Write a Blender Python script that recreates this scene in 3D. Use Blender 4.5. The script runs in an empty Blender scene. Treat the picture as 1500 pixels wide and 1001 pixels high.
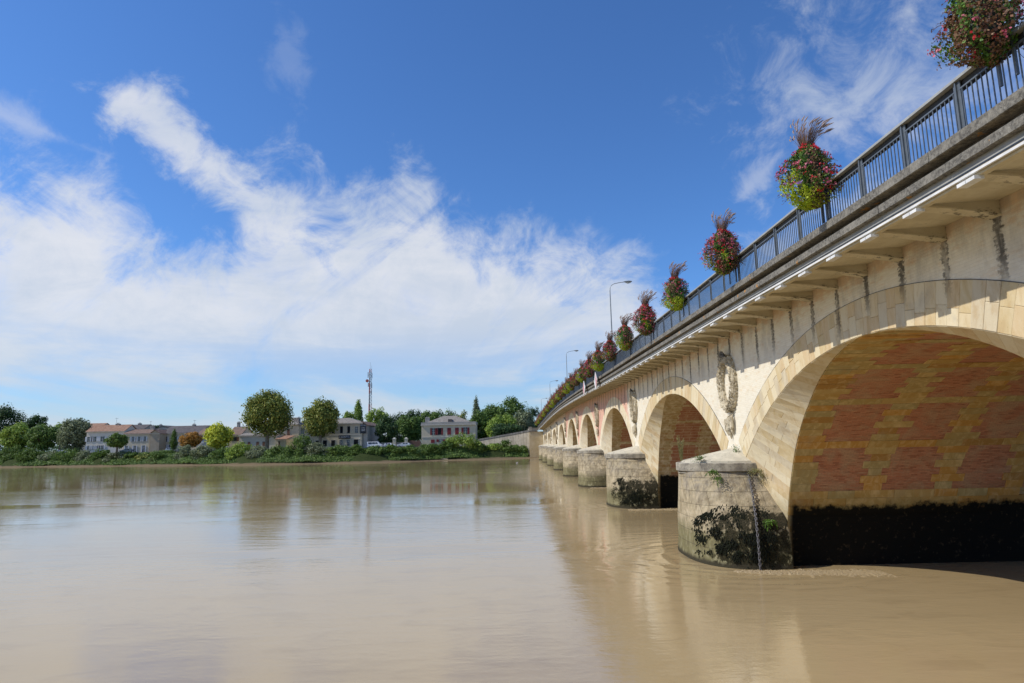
import bpy, math, random
import numpy as np
from mathutils import Matrix, Vector
PI = math.pi
C = bpy.context.scene.collection
SC = bpy.context.scene

# ------------------------------------------------------------------ camera
cam_d = bpy.data.cameras.new('camera'); cam = bpy.data.objects.new('camera', cam_d); C.objects.link(cam)
SC.camera = cam
cam_d.sensor_width = 36.0; cam_d.lens = 958.07 / 1500 * 36.0
cam_d.clip_start = 0.1; cam_d.clip_end = 6000
fwv = Vector((0.0015, 0.9882, 0.1530)).normalized()
rtv = Vector((0.9998, 0.0017, -0.0205)); rtv = (rtv - fwv * rtv.dot(fwv)).normalized()
upv = rtv.cross(fwv)
cam.matrix_world = Matrix(((rtv.x, upv.x, -fwv.x, 0), (rtv.y, upv.y, -fwv.y, 0), (rtv.z, upv.z, -fwv.z, 5.036), (0, 0, 0, 1)))

# ------------------------------------------------------------------ node helper
class NT:
    def __init__(s, tree): s.t = tree; s.t.nodes.clear()
    def n(s, ty, **kw):
        nd = s.t.nodes.new(ty)
        for k, v in kw.items(): setattr(nd, k, v)
        return nd
    def put(s, sock, v):
        if v is None: return
        if isinstance(v, bpy.types.NodeSocket): s.t.links.new(v, sock)
        elif isinstance(v, (tuple, list)) and len(v) == 3 and sock.type == 'RGBA': sock.default_value = (*v, 1)
        else: sock.default_value = v
    def m(s, op, a, b=None, c=None, clamp=False):
        nd = s.n('ShaderNodeMath', operation=op, use_clamp=clamp)
        s.put(nd.inputs[0], a); s.put(nd.inputs[1], b); s.put(nd.inputs[2], c); return nd.outputs[0]
    def mr(s, v, a, b, c=0.0, d=1.0, smooth=True):
        nd = s.n('ShaderNodeMapRange'); nd.interpolation_type = 'SMOOTHSTEP' if smooth else 'LINEAR'
        for i, x in enumerate((v, a, b, c, d)): s.put(nd.inputs[i], x)
        return nd.outputs[0]
    def mix(s, f, a, b, mode='MIX'):
        nd = s.n('ShaderNodeMix', data_type='RGBA', blend_type=mode)
        s.put(nd.inputs[0], f); s.put(nd.inputs[6], a); s.put(nd.inputs[7], b); return nd.outputs[2]
    def noise(s, vec, scale, detail=4, rough=0.55, dist=0.0):
        nd = s.n('ShaderNodeTexNoise'); s.put(nd.inputs['Vector'], vec)
        nd.inputs['Scale'].default_value = scale; nd.inputs['Detail'].default_value = detail
        nd.inputs['Roughness'].default_value = rough; nd.inputs['Distortion'].default_value = dist
        return nd.outputs[0]
    def sep(s, v):
        nd = s.n('ShaderNodeSeparateXYZ'); s.put(nd.inputs[0], v); return nd.outputs
    def comb(s, x, y, z):
        nd = s.n('ShaderNodeCombineXYZ'); s.put(nd.inputs[0], x); s.put(nd.inputs[1], y); s.put(nd.inputs[2], z); return nd.outputs[0]
    def scale(s, v, k):
        nd = s.n('ShaderNodeVectorMath', operation='MULTIPLY'); s.put(nd.inputs[0], v); nd.inputs[1].default_value = k; return nd.outputs[0]
    def ramp(s, v, pts, interp='LINEAR'):
        nd = s.n('ShaderNodeValToRGB'); nd.color_ramp.interpolation = interp
        el = nd.color_ramp.elements
        while len(el) < len(pts): el.new(0.5)
        for e, (q, c) in zip(el, pts): e.position = q; e.color = (*c, 1)
        s.put(nd.inputs[0], v); return nd.outputs[0]
    def bump(s, h, strength, dist, normal=None):
        nd = s.n('ShaderNodeBump'); s.put(nd.inputs['Height'], h)
        nd.inputs['Strength'].default_value = strength; nd.inputs['Distance'].default_value = dist
        s.put(nd.inputs['Normal'], normal); return nd.outputs[0]
    def pos(s): return s.n('ShaderNodeNewGeometry').outputs['Position']
    def obj(s): return s.n('ShaderNodeTexCoord').outputs['Object']
    def uv(s): return s.n('ShaderNodeTexCoord').outputs['UV']
    def rnd(s): return s.n('ShaderNodeObjectInfo').outputs['Random']
    def isl(s): return s.n('ShaderNodeNewGeometry').outputs['Random Per Island']
    def out(s, col, rough=0.8, normal=None, spec=0.3, metal=0.0, trans=0.0):
        b = s.n('ShaderNodeBsdfPrincipled'); s.put(b.inputs['Base Color'], col); s.put(b.inputs['Roughness'], rough)
        b.inputs["Specular IOR Level"].default_value = spec; b.inputs['Metallic'].default_value = metal
        s.put(b.inputs['Normal'], normal)
        o = s.n('ShaderNodeOutputMaterial')
        if trans > 0:
            tr = s.n('ShaderNodeBsdfTranslucent'); s.put(tr.inputs[0], col)
            ms = s.n('ShaderNodeMixShader'); ms.inputs[0].default_value = trans
            s.t.links.new(b.outputs[0], ms.inputs[1]); s.t.links.new(tr.outputs[0], ms.inputs[2]); s.t.links.new(ms.outputs[0], o.inputs[0])
        else: s.t.links.new(b.outputs[0], o.inputs[0])
        return b
def mat(name):
    m = bpy.data.materials.new(name); m.use_nodes = True; return m, NT(m.node_tree)

# ------------------------------------------------------------------ world, sun, exposure
SUN_EL = math.radians(44.8); SUN_AZ = math.radians(-98)      # azimuth from +Y towards +X
w = bpy.data.worlds.new('World'); SC.world = w; w.use_nodes = True
T = NT(w.node_tree)
sky = T.n('ShaderNodeTexSky', sky_type='NISHITA'); sky.sun_disc = False
sky.sun_elevation = SUN_EL; sky.sun_rotation = SUN_AZ % (2 * PI)
sky.air_density = 1.0; sky.dust_density = 0.35; sky.ozone_density = 2.6
dirv = T.n('ShaderNodeTexCoord').outputs['Generated']
dx, dy, dz = T.sep(dirv)
az = T.m('MULTIPLY', T.m('ARCTAN2', dx, dy), 57.2958)
el = T.m('MULTIPLY', T.m('ARCSINE', dz), 57.2958)
# streaky cirrus noise in azimuth / elevation (degrees)
rot = math.radians(38)
u = T.m('ADD', T.m('MULTIPLY', az, math.cos(rot)), T.m('MULTIPLY', el, math.sin(rot)))
v = T.m('SUBTRACT', T.m('MULTIPLY', el, math.cos(rot)), T.m('MULTIPLY', az, math.sin(rot)))
pa = T.comb(T.m('MULTIPLY', u, 0.05), T.m('MULTIPLY', v, 0.12), 0.0)
n_str = T.noise(pa, 1.0, 8, 0.62, 0.7)
ph = T.comb(T.m('MULTIPLY', az, 0.035), T.m('MULTIPLY', el, 0.16), 3.0)
n_hor = T.noise(ph, 1.0, 7, 0.6, 0.6)
pf = T.comb(T.m('MULTIPLY', az, 0.22), T.m('MULTIPLY', el, 0.26), 7.0)
n_fin = T.noise(pf, 1.0, 9, 0.66, 0.5)
nz = T.m('ADD', T.m('MULTIPLY', T.m('SUBTRACT', n_str, 0.5), 1.0), T.m('MULTIPLY', T.m('SUBTRACT', n_fin, 0.5), 0.8))
# upper edge of the cloud bank as a function of azimuth
fc = T.n('ShaderNodeFloatCurve'); cu = fc.mapping.curves[0]
edge = [(-180, 16), (-90, 19), (-48, 21), (-40, 19.8), (-35.5, 19.9), (-31.5, 18.0), (-27.5, 16.2), (-25.5, 16.0), (-23, 20.5), (-19, 22.3), (-14, 21.0), (-9, 22.5), (-5.5, 20.0), (0, 18.6), (5, 17.8), (9.5, 16.6), (13, 13.5), (18, 10.5), (30, 11), (48, 15), (90, 17), (180, 16)]
while len(cu.points) < len(edge): cu.points.new(0.5, 0.5)
for q, (a, e) in zip(cu.points, edge): q.location = ((a + 180) / 360, e / 40); q.handle_type = 'AUTO'
fc.mapping.update()
T.put(fc.inputs['Value'], T.m('DIVIDE', T.m('ADD', az, 180), 360))
E_az = T.m('MULTIPLY', fc.outputs[0], 40)
d_bank = T.m('ADD', T.m('DIVIDE', T.m('SUBTRACT', E_az, el), 5.0), T.m('MULTIPLY', nz, 2.3))
bank = T.mr(T.m('ADD', d_bank, T.m('MULTIPLY', T.m('SUBTRACT', n_fin, 0.5), 1.4)), -0.5, 1.15)
# inside the bank the veil thins out in long level streaks near the horizon
low = T.mr(el, 11.0, 4.0)
thin = T.m('MULTIPLY', low, T.mr(n_hor, 0.40, 0.60))
bank = T.m('MULTIPLY', bank, T.m('SUBTRACT', 1.0, T.m('MULTIPLY', thin, 0.66)))
bank = T.m('MULTIPLY', bank, T.mr(T.m('ADD', n_str, T.m('MULTIPLY', n_fin, 0.5)), 0.46, 0.78, 0.42, 1.0))
def streak(a0, e0, a1, e1, w0, w1, amp, dens, soft=1.0, f0=0.3, f1=0.3):
    L2 = (a1 - a0) ** 2 + (e1 - e0) ** 2
    t = T.m('ADD', T.m('MULTIPLY', T.m('SUBTRACT', az, a0), (a1 - a0) / L2), T.m('MULTIPLY', T.m('SUBTRACT', el, e0), (e1 - e0) / L2), clamp=True)
    px = T.m('SUBTRACT', az, T.m('ADD', a0, T.m('MULTIPLY', t, a1 - a0)))
    py = T.m('SUBTRACT', el, T.m('ADD', e0, T.m('MULTIPLY', t, e1 - e0)))
    d = T.m('SQRT', T.m('ADD', T.m('MULTIPLY', px, px), T.m('MULTIPLY', py, py)))
    ww = T.m('ADD', w0, T.m('MULTIPLY', t, w1 - w0))
    r = T.m('ADD', T.m('SUBTRACT', 1.0, T.m('DIVIDE', d, ww)), T.m('MULTIPLY', nz, amp))
    r = T.m('ADD', r, T.m('MULTIPLY', T.m('SUBTRACT', n_fin, 0.5), amp * 1.2))
    r = T.m('SUBTRACT', r, T.m('ADD', T.mr(t, f0, 0.0, 0.0, 0.9), T.mr(t, 1 - f1, 1.0, 0.0, 0.9 if f1 < 0.9 else 0.0)))
    return T.m('MULTIPLY', T.mr(r, 0.0, soft), dens)
parts_ = [bank,
    streak(-33.8, 27.0, -20.5, 19.2, 3.4, 2.5, 1.5, 0.92, 1.1, 0.15, 0.05),
    streak(-47, 24.3, -31.5, 21.4, 1.7, 1.0, 1.5, 0.42, 1.2, 0.1, 0.5),
    streak(16, 26.5, 50, 25.5, 8.5, 11.0, 2.2, 0.66, 2.0, 0.3, 0.1),
    streak(18.5, 18.0, 25.5, 24.0, 1.7, 1.5, 2.0, 0.42, 1.2, 0.4, 0.4),
    streak(19, 13.5, 37, 18.5, 4.0, 4.0, 2.4, 0.5, 1.5),
    streak(-21, 34.5, -18, 27.0, 2.2, 1.8, 2.6, 0.16, 1.5, 0.3, 0.5)]
dens = parts_[0]
for q in parts_[1:]: dens = T.m('MAXIMUM', dens, q)
dens = T.m('MULTIPLY', dens, T.mr(el, -1.0, 0.5))
sky_c = T.mix(1.0, sky.outputs[0], (0.65, 1.05, 1.56), 'MULTIPLY')
cl_c = T.mix(T.mr(T.m('ADD', T.m('MULTIPLY', n_hor, 0.6), T.m('MULTIPLY', n_fin, 0.4)), 0.38, 0.62), (8.1, 8.2, 8.5), (6.2, 6.8, 7.7))
cl_c = T.mix(T.mr(el, 13.0, 2.0, 0.0, 0.8), cl_c, (5.6, 6.5, 7.6))
allc = T.mix(T.m('MULTIPLY', dens, 0.90), sky_c, cl_c)
bg = T.n('ShaderNodeBackground'); T.put(bg.inputs[0], allc); bg.inputs[1].default_value = 0.10
T.t.links.new(bg.outputs[0], T.n('ShaderNodeOutputWorld').inputs[0])

sl = bpy.data.lights.new('sun', 'SUN'); sl.energy = 4.2; sl.angle = math.radians(0.55); sl.color = (1.0, 0.95, 0.86)
so = bpy.data.objects.new('sun', sl); C.objects.link(so)
sd = Vector((math.sin(SUN_AZ) * math.cos(SUN_EL), math.cos(SUN_AZ) * math.cos(SUN_EL), math.sin(SUN_EL)))
so.rotation_euler = sd.to_track_quat('Z', 'Y').to_euler(); so.location = (-60, 0, 80)
SC.render.engine = 'CYCLES'
SC.view_settings.view_transform = 'Standard'; SC.view_settings.look = 'None'
SC.view_settings.exposure = 0.0; SC.view_settings.gamma = 1.0; SC.view_settings.use_curve_mapping = False
SC.cycles.max_bounces = 6; SC.cycles.diffuse_bounces = 3; SC.cycles.glossy_bounces = 3; SC.cycles.caustics_reflective = False

# ------------------------------------------------------------------ object helpers
def link(name, me, m=None, parent=None, loc=(0, 0, 0)):
    o = bpy.data.objects.new(name, me); C.objects.link(o); o.location = loc
    if m is not None and me is not None and len(me.materials) == 0:
        for k in (m if isinstance(m, (list, tuple)) else [m]): me.materials.append(k)
    if parent is not None: o.parent = parent
    return o
def tag(o, label=None, cat=None, group=None, kind=None):
    if label: o['label'] = label
    if cat: o['category'] = cat
    if group: o['group'] = group
    if kind: o['kind'] = kind
    return o
def empty(name, loc=(0, 0, 0), rz=0.0, label=None, cat=None, group=None):
    o = bpy.data.objects.new(name, None); C.objects.link(o); o.location = loc; o.rotation_euler[2] = rz
    o.empty_display_size = 0.3
    return tag(o, label, cat, group)
def part_empty(name, parent, loc=(0, 0, 0)):
    o = bpy.data.objects.new(name, None); C.objects.link(o); o.parent = parent; o.location = loc; return o
class MB:
    """collects vertices and faces"""
    def __init__(s): s.v = []; s.f = []; s.mi = []; s.uv = None
    def add(s, vs, fs, mi=0):
        b = len(s.v); s.v += [tuple(q) for q in vs]; s.f += [tuple(b + i for i in f) for f in fs]; s.mi += [mi] * len(fs); return s
    def box(s, x0, x1, y0, y1, z0, z1, mi=0):
        return s.hexa([(x0, y0, z0), (x1, y0, z0), (x1, y1, z0), (x0, y1, z0), (x0, y0, z1), (x1, y0, z1), (x1, y1, z1), (x0, y1, z1)], mi)
    def hexa(s, p, mi=0):
        return s.add(p, [(3, 2, 1, 0), (4, 5, 6, 7), (0, 1, 5, 4), (1, 2, 6, 5), (2, 3, 7, 6), (3, 0, 4, 7)], mi)
    def tube(s, pts, r, n=8, mi=0, cap=True):
        pts = [Vector(p) for p in pts]; rr = r if isinstance(r, (list, tuple)) else [r] * len(pts); b = len(s.v)
        for i, p in enumerate(pts):
            d = (pts[min(i + 1, len(pts) - 1)] - pts[max(i - 1, 0)]).normalized()
            a = d.orthogonal().normalized() if abs(d.z) > 0.95 else d.cross(Vector((0, 0, 1))).normalized()
            c = d.cross(a)
            for k in range(n):
                t = 2 * PI * k / n; s.v.append(tuple(p + (a * math.cos(t) + c * math.sin(t)) * rr[i]))
        for i in range(len(pts) - 1):
            for k in range(n):
                k2 = (k + 1) % n; s.f.append((b + i * n + k, b + i * n + k2, b + (i + 1) * n + k2, b + (i + 1) * n + k)); s.mi.append(mi)
        if cap:
            s.f.append(tuple(b + k for k in range(n))); s.mi.append(mi)
            s.f.append(tuple(b + (len(pts) - 1) * n + k for k in range(n))[::-1]); s.mi.append(mi)
        return s
    def grid(s, rows, mi=0, close=False):
        b = len(s.v); nr = len(rows); nc = len(rows[0])
        for r in rows: s.v += [tuple(q) for q in r]
        for i in range(nr - 1):
            for j in range(nc - (0 if close else 1)):
                j2 = (j + 1) % nc; s.f.append((b + i * nc + j, b + i * nc + j2, b + (i + 1) * nc + j2, b + (i + 1) * nc + j)); s.mi.append(mi)
        return s
    def mesh(s, name, smooth=False):
        me = bpy.data.meshes.new(name); me.from_pydata(s.v, [], s.f)
        if any(s.mi): me.polygons.foreach_set('material_index', s.mi)
        if smooth: me.polygons.foreach_set('use_smooth', [True] * len(me.polygons))
        if s.uv:
            l = me.uv_layers.new(name='UVMap'); fl = []
            for f in s.f:
                for i in f: fl += list(s.uv[i])
            l.data.foreach_set('uv', fl)
        me.update(); return me
    def obj(s, name, m, parent=None, loc=(0, 0, 0), smooth=False): return link(name, s.mesh(name, smooth), m, parent, loc)
def dup(o, parent=None, loc=None):
    c = o.copy(); C.objects.link(c); c.parent = parent
    if loc is not None: c.location = loc
    for ch in list(o.children): dup(ch, c)
    return c
def quads_mesh(name, cen, nrm, size, mi=None, asp=1.0, rng=None):
    """many small leaf quads as one mesh (numpy)"""
    n = len(cen); a = np.cross(nrm, rng.normal(size=(n, 3))); a /= np.linalg.norm(a, axis=1)[:, None] + 1e-9
    b = np.cross(nrm, a); s = size[:, None] * 0.5
    a = a * s; b = b * s * asp
    V = np.stack([cen - a, cen - b * 0.75, cen + a, cen + b * 0.75], 1).reshape(-1, 3)
    me = bpy.data.meshes.new(name); me.vertices.add(4 * n); me.vertices.foreach_set('co', V.ravel())
    me.loops.add(4 * n); me.loops.foreach_set('vertex_index', np.arange(4 * n, dtype=np.int32))
    me.polygons.add(n); me.polygons.foreach_set('loop_start', np.arange(0, 4 * n, 4, dtype=np.int32))
    me.polygons.foreach_set('loop_total', np.full(n, 4, dtype=np.int32))
    if mi is not None: me.polygons.foreach_set('material_index', mi.astype(np.int32))
    me.update(); me.validate(); return me

# ------------------------------------------------------------------ materials
M = {}
def weather(T, col, P, algae=True, stain=True, zb=2.6, pier=False):
    """deposits: black streaks below each bracket, green and black growth near the water; jamb black includes painted shade"""
    x, y, z = T.sep(P)
    if stain:
        n1 = T.noise(T.scale(P, (1, 3.0, 0.7)), 1.6, 5, 0.65)
        n2 = T.noise(T.scale(P, (1, 9.0, 14.0)), 1.0, 3, 0.6)
        k = T.m('DIVIDE', T.m('SUBTRACT', y, 11.42), 24 / 14)
        t = T.m('MULTIPLY', T.m('ABSOLUTE', T.m('SUBTRACT', T.m('SUBTRACT', k, T.m('FLOOR', T.m('ADD', k, 0.5))), 0.0)), 24 / 14)
        cell = T.noise(T.comb(0.0, T.m('MULTIPLY', T.m('FLOOR', T.m('ADD', k, 0.5)), 3.7), 0.0), 1.0, 1)
        wd = T.m('ADD', 0.115, T.m('MULTIPLY', T.m('SUBTRACT', n2, 0.5), 0.40))
        s = T.mr(T.m('SUBTRACT', wd, t), -0.05, 0.05)
        lo = T.m('ADD', 8.55, T.m('MULTIPLY', T.m('SUBTRACT', cell, 0.5), -3.4))
        s = T.m('MULTIPLY', s, T.mr(z, T.m('SUBTRACT', lo, 0.7), T.m('ADD', lo, 0.5)))
        s = T.m('MULTIPLY', s, T.mr(T.m('ADD', n1, T.m('MULTIPLY', n2, 0.4)), 0.48, 0.82, 0.45, 1.0))
        s = T.m('MULTIPLY', s, T.m('LESS_THAN', x, 11.0))
        col = T.mix(T.m('MULTIPLY', s, 0.86), col, (0.035, 0.033, 0.032))
    if algae:
        n3 = T.noise(P, 0.9, 6, 0.65); n4 = T.noise(P, 5.0, 4, 0.6)
        lim = T.m('ADD', zb, T.m('MULTIPLY', T.m('SUBTRACT', n3, 0.5), 1.3))
        g = T.mr(T.m('SUBTRACT', lim, z), -0.5, 0.9)
        g = T.m('MULTIPLY', g, T.mr(n4, 0.25, 0.75, 0.4, 1.0))
        col = T.mix(T.m('MULTIPLY', g, 0.75), col, T.ramp(n4, [(0.3, (0.10, 0.085, 0.035)), (0.6, (0.15, 0.14, 0.06)), (0.8, (0.23, 0.20, 0.11))]))
        if not pier:
            # black weed and deep shade painted as one on the jambs behind the splay
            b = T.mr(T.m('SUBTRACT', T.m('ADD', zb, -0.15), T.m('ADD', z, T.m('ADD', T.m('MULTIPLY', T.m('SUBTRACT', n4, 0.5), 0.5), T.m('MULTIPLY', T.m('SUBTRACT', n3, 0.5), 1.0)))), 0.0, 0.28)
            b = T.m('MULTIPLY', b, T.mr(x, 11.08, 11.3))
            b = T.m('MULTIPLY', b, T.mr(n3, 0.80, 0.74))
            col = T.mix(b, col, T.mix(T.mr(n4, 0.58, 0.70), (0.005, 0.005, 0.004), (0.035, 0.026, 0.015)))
    return col
STONES = [(0.0, (0.60, 0.49, 0.30)), (0.14, (0.67, 0.57, 0.39)), (0.30, (0.70, 0.62, 0.45)), (0.46, (0.62, 0.50, 0.31)), (0.60, (0.60, 0.53, 0.40)), (0.72, (0.72, 0.64, 0.47)), (0.86, (0.62, 0.49, 0.31)), (1.0, (0.62, 0.57, 0.46))]
def m_block(name, stones, veins=(1.0, 1.0, 0.35), algae=True, mul=None):
    m, T = mat(name); P = T.pos(); r = T.rnd()
    col = T.ramp(r, stones, 'CONSTANT')
    off = T.n('ShaderNodeVectorMath', operation='ADD'); T.put(off.inputs[0], T.scale(P, veins)); T.put(off.inputs[1], T.comb(T.m('MULTIPLY', r, 60), 0.0, 0.0))
    n = T.noise(off.outputs[0], 3.0, 7, 0.65, 0.7); n2 = T.noise(P, 16, 5, 0.7); n3 = T.noise(P, 0.8, 4, 0.6)
    col = T.mix(T.mr(n, 0.42, 0.74), col, T.mix(0.5, col, (0.72, 0.66, 0.52)))
    col = T.mix(1.0, col, (0.93, 0.90, 0.84), 'MULTIPLY')
    col = T.mix(T.m('MULTIPLY', T.mr(n, 0.50, 0.30), 0.45), col, (0.42, 0.28, 0.13))
    col = T.mix(T.m('MULTIPLY', T.mr(n2, 0.60, 0.74), 0.5), col, (0.20, 0.15, 0.09))
    col = T.mix(T.m('MULTIPLY', T.mr(n3, 0.56, 0.72), 0.35), col, (0.33, 0.31, 0.27))
    col = weather(T, col, P, algae)
    if mul: col = T.mix(1.0, col, mul, 'MULTIPLY')
    h = T.m('ADD', T.m('MULTIPLY', n2, 0.5), T.m('MULTIPLY', n, 0.5))
    T.out(col, 0.85, T.bump(h, 0.5, 0.02), 0.15); return m
M['block'] = m_block('limestone_block', STONES)
M['vault_block'] = m_block('vault_stone', [(0.0, (0.40, 0.31, 0.15)), (0.2, (0.36, 0.31, 0.18)), (0.4, (0.33, 0.215, 0.09)), (0.55, (0.42, 0.35, 0.20)), (0.7, (0.34, 0.32, 0.21)), (0.85, (0.44, 0.28, 0.10)), (1.0, (0.38, 0.30, 0.15))], mul=(1.20, 1.06, 0.80))
def m_uvstone(name, bw, bh, stones, red=False, algae=True, offs=0.5):
    m, T = mat(name); P = T.pos()
    br = T.n('ShaderNodeTexBrick'); br.offset = offs
    T.put(br.inputs['Vector'], T.uv()); br.inputs['Scale'].default_value = 1.0
    for k, q in (('Brick Width', bw), ('Row Height', bh), ('Mortar Size', 0.012), ('Mortar Smooth', 0.1), ('Bias', 0.0)): br.inputs[k].default_value = q
    br.inputs['Color1'].default_value = (0, 0, 0, 1); br.inputs['Color2'].default_value = (1, 1, 1, 1); br.inputs['Mortar'].default_value = (0.5, 0.5, 0.5, 1)
    col = T.ramp(br.outputs[0], stones)
    n = T.noise(P, 2.2, 6, 0.65, 1.0); n2 = T.noise(P, 14, 4, 0.7)
    col = T.mix(T.mr(n, 0.35, 0.75), col, T.mix(0.6, col, (0.74, 0.68, 0.55)))
    col = T.mix(T.m('MULTIPLY', T.mr(n, 0.5, 0.28), 0.4), col, (0.42, 0.27, 0.12))
    if red:
        ux, uy, _ = T.sep(T.uv())
        fx = T.m('FRACT', T.m('DIVIDE', T.m('SUBTRACT', ux, 1.75), 2.85)); fy = T.m('FRACT', T.m('DIVIDE', T.m('SUBTRACT', uy, 2.95), 2.345))
        zig = T.m('MULTIPLY', T.m('SUBTRACT', T.m('FRACT', T.m('DIVIDE', uy, 0.6)), 0.5), 0.0)
        zz = T.m('MULTIPLY', T.m('SIGN', T.m('SUBTRACT', T.m('FRACT', T.m('DIVIDE', uy, 0.6)), 0.5)), 0.035)
        q = T.m('MULTIPLY', T.m('LESS_THAN', T.m('ABSOLUTE', T.m('SUBTRACT', fx, 0.33)), T.m('ADD', 0.33, zz)), T.m('LESS_THAN', fy, 0.857))
        q = T.m('MULTIPLY', q, T.m('GREATER_THAN', ux, 1.4))
        col = T.mix(q, col, T.mix(T.mr(n, 0.3, 0.7), (0.30, 0.12, 0.07), (0.38, 0.22, 0.14)))
    col = T.mix(T.m('MULTIPLY', br.outputs['Fac'], 0.55), col, (0.68, 0.62, 0.50))
    col = weather(T, col, P, algae)
    h = T.m('ADD', T.m('MULTIPLY', br.outputs['Fac'], -0.8), T.m('MULTIPLY', n2, 0.5))
    T.out(col, 0.85, T.bump(h, 0.5, 0.02), 0.15); return m
M['ring'] = m_uvstone('arch_stone', 0.9, 0.42, STONES)
M['vault'] = m_uvstone('vault_masonry', 1.2, 0.30, [(0, (0.29, 0.18, 0.07)), (0.5, (0.36, 0.26, 0.12)), (1, (0.30, 0.24, 0.12))], red=True)
# spandrel brickwork
m, T = mat('spandrel_brick'); P = T.pos(); x, y, z = T.sep(P)
br = T.n('ShaderNodeTexBrick'); T.put(br.inputs['Vector'], T.comb(y, z, 0.0)); br.inputs['Scale'].default_value = 1.0
for k, q in (('Brick Width', 0.30), ('Row Height', 0.078), ('Mortar Size', 0.010), ('Mortar Smooth', 0.3)): br.inputs[k].default_value = q
br.inputs['Color1'].default_value = (0, 0, 0, 1); br.inputs['Color2'].default_value = (1, 1, 1, 1); br.inputs['Mortar'].default_value = (0.5, 0.5, 0.5, 1)
n = T.noise(P, 0.7, 6, 0.65); n2 = T.noise(P, 7, 5, 0.7); n3 = T.noise(T.scale(P, (1, 1.0, 3.0)), 1.7, 5, 0.7)
cream = T.ramp(br.outputs[0], [(0, (0.70, 0.64, 0.51)), (0.5, (0.76, 0.71, 0.59)), (1, (0.72, 0.66, 0.53))])
redc = T.ramp(br.outputs[0], [(0, (0.62, 0.34, 0.25)), (0.5, (0.70, 0.43, 0.33)), (1, (0.58, 0.30, 0.22))])
rmask = T.m('MULTIPLY', T.mr(T.m('ADD', y, T.m('MULTIPLY', T.m('SUBTRACT', n, 0.5), 5)), 57.5, 59.0), T.mr(T.m('ADD', y, T.m('MULTIPLY', T.m('SUBTRACT', n, 0.5), 5)), 127.5, 125.5))
col = T.mix(rmask, cream, redc)
up_red = T.m('MULTIPLY', T.mr(T.m('ADD', z, T.m('MULTIPLY', T.m('SUBTRACT', n3, 0.5), 1.6)), 9.25, 9.75), 0.6)
col = T.mix(up_red, col, (0.60, 0.38, 0.24))
col = T.mix(T.m('MULTIPLY', T.mr(n3, 0.50, 0.70), 0.45), col, (0.64, 0.46, 0.27))
col = T.mix(T.m('MULTIPLY', T.mr(n2, 0.55, 0.75), 0.35), col, (0.86, 0.80, 0.70))
col = T.mix(T.m('MULTIPLY', T.mr(n, 0.55, 0.75), 0.30), col, (0.42, 0.38, 0.31))
col = T.mix(T.m('MULTIPLY', br.outputs['Fac'], 0.18), col, (0.50, 0.44, 0.35))
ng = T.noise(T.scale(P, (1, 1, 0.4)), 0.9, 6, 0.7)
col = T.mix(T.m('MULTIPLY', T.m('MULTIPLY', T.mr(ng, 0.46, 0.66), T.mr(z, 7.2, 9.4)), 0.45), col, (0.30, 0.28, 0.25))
col = weather(T, col, P, False)
h = T.m('ADD', T.m('MULTIPLY', br.outputs['Fac'], -1.0), T.m('MULTIPLY', n2, 0.6))
T.out(col, 0.9, T.bump(h, 0.4, 0.015), 0.1); M['spandrel'] = m
# pier stone: courses, tide bands and a black weed patch on the side turned to the arch
m, T = mat('pier_stone'); P = T.pos(); O = T.obj(); x, y, z = T.sep(O); r = T.rnd()
n = T.noise(P, 1.3, 7, 0.68, 0.8); n2 = T.noise(T.scale(P, (1, 1, 0.75)), 3.6, 7, 0.68); n3 = T.noise(P, 24, 4, 0.7)
uvx, uvy, _ = T.sep(T.uv())
br = T.n('ShaderNodeTexBrick'); T.put(br.inputs['Vector'], T.uv()); br.inputs['Scale'].default_value = 1.0
for k, q in (('Brick Width', 1.15), ('Row Height', 0.56), ('Mortar Size', 0.010), ('Mortar Smooth', 0.4)): br.inputs[k].default_value = q
br.inputs['Color1'].default_value = (0, 0, 0, 1); br.inputs['Color2'].default_value = (1, 1, 1, 1); br.inputs['Mortar'].default_value = (0.5, 0.5, 0.5, 1)
col = T.ramp(br.outputs[0], [(0, (0.34, 0.28, 0.18)), (0.5, (0.42, 0.35, 0.23)), (1, (0.30, 0.25, 0.17))])
col = T.mix(T.mr(n, 0.46, 0.66), col, (0.50, 0.42, 0.29))
col = T.mix(T.m('MULTIPLY', T.mr(n2, 0.47, 0.66), 0.8), col, (0.21, 0.165, 0.105))
nv = T.noise(T.scale(P, (1, 1, 0.22)), 2.4, 5, 0.65)
col = T.mix(T.m('MULTIPLY', T.m('MULTIPLY', T.mr(nv, 0.48, 0.62), T.mr(z, 1.6, 3.3)), 0.7), col, (0.17, 0.145, 0.11))
col = T.mix(T.m('MULTIPLY', T.mr(n2, 0.47, 0.36), 0.5), col, (0.58, 0.47, 0.31))
col = T.mix(T.m('MULTIPLY', T.m('MULTIPLY', T.mr(z, 2.3, 3.5), T.mr(n, 0.40, 0.60)), 0.55), col, (0.19, 0.18, 0.17))
low = T.mr(T.m('SUBTRACT', T.m('ADD', 1.35, T.m('MULTIPLY', T.m('SUBTRACT', n, 0.5), 2.2)), z), -0.25, 0.5)
col = T.mix(T.m('MULTIPLY', low, 0.8), col, T.ramp(n2, [(0.35, (0.07, 0.065, 0.03)), (0.52, (0.15, 0.14, 0.06)), (0.7, (0.30, 0.28, 0.18))]))
nm = T.noise(T.scale(P, (1, 1, 0.8)), 1.05, 5, 0.7)
sx = T.m('ADD', uvx, T.m('MULTIPLY', T.m('SUBTRACT', nm, 0.5), 2.6))
wm = T.m('MULTIPLY', T.mr(sx, 3.35, 2.95), T.mr(T.m('ADD', z, T.m('MULTIPLY', T.m('SUBTRACT', nm, 0.5), 1.8)), 2.15, 1.95))
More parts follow.
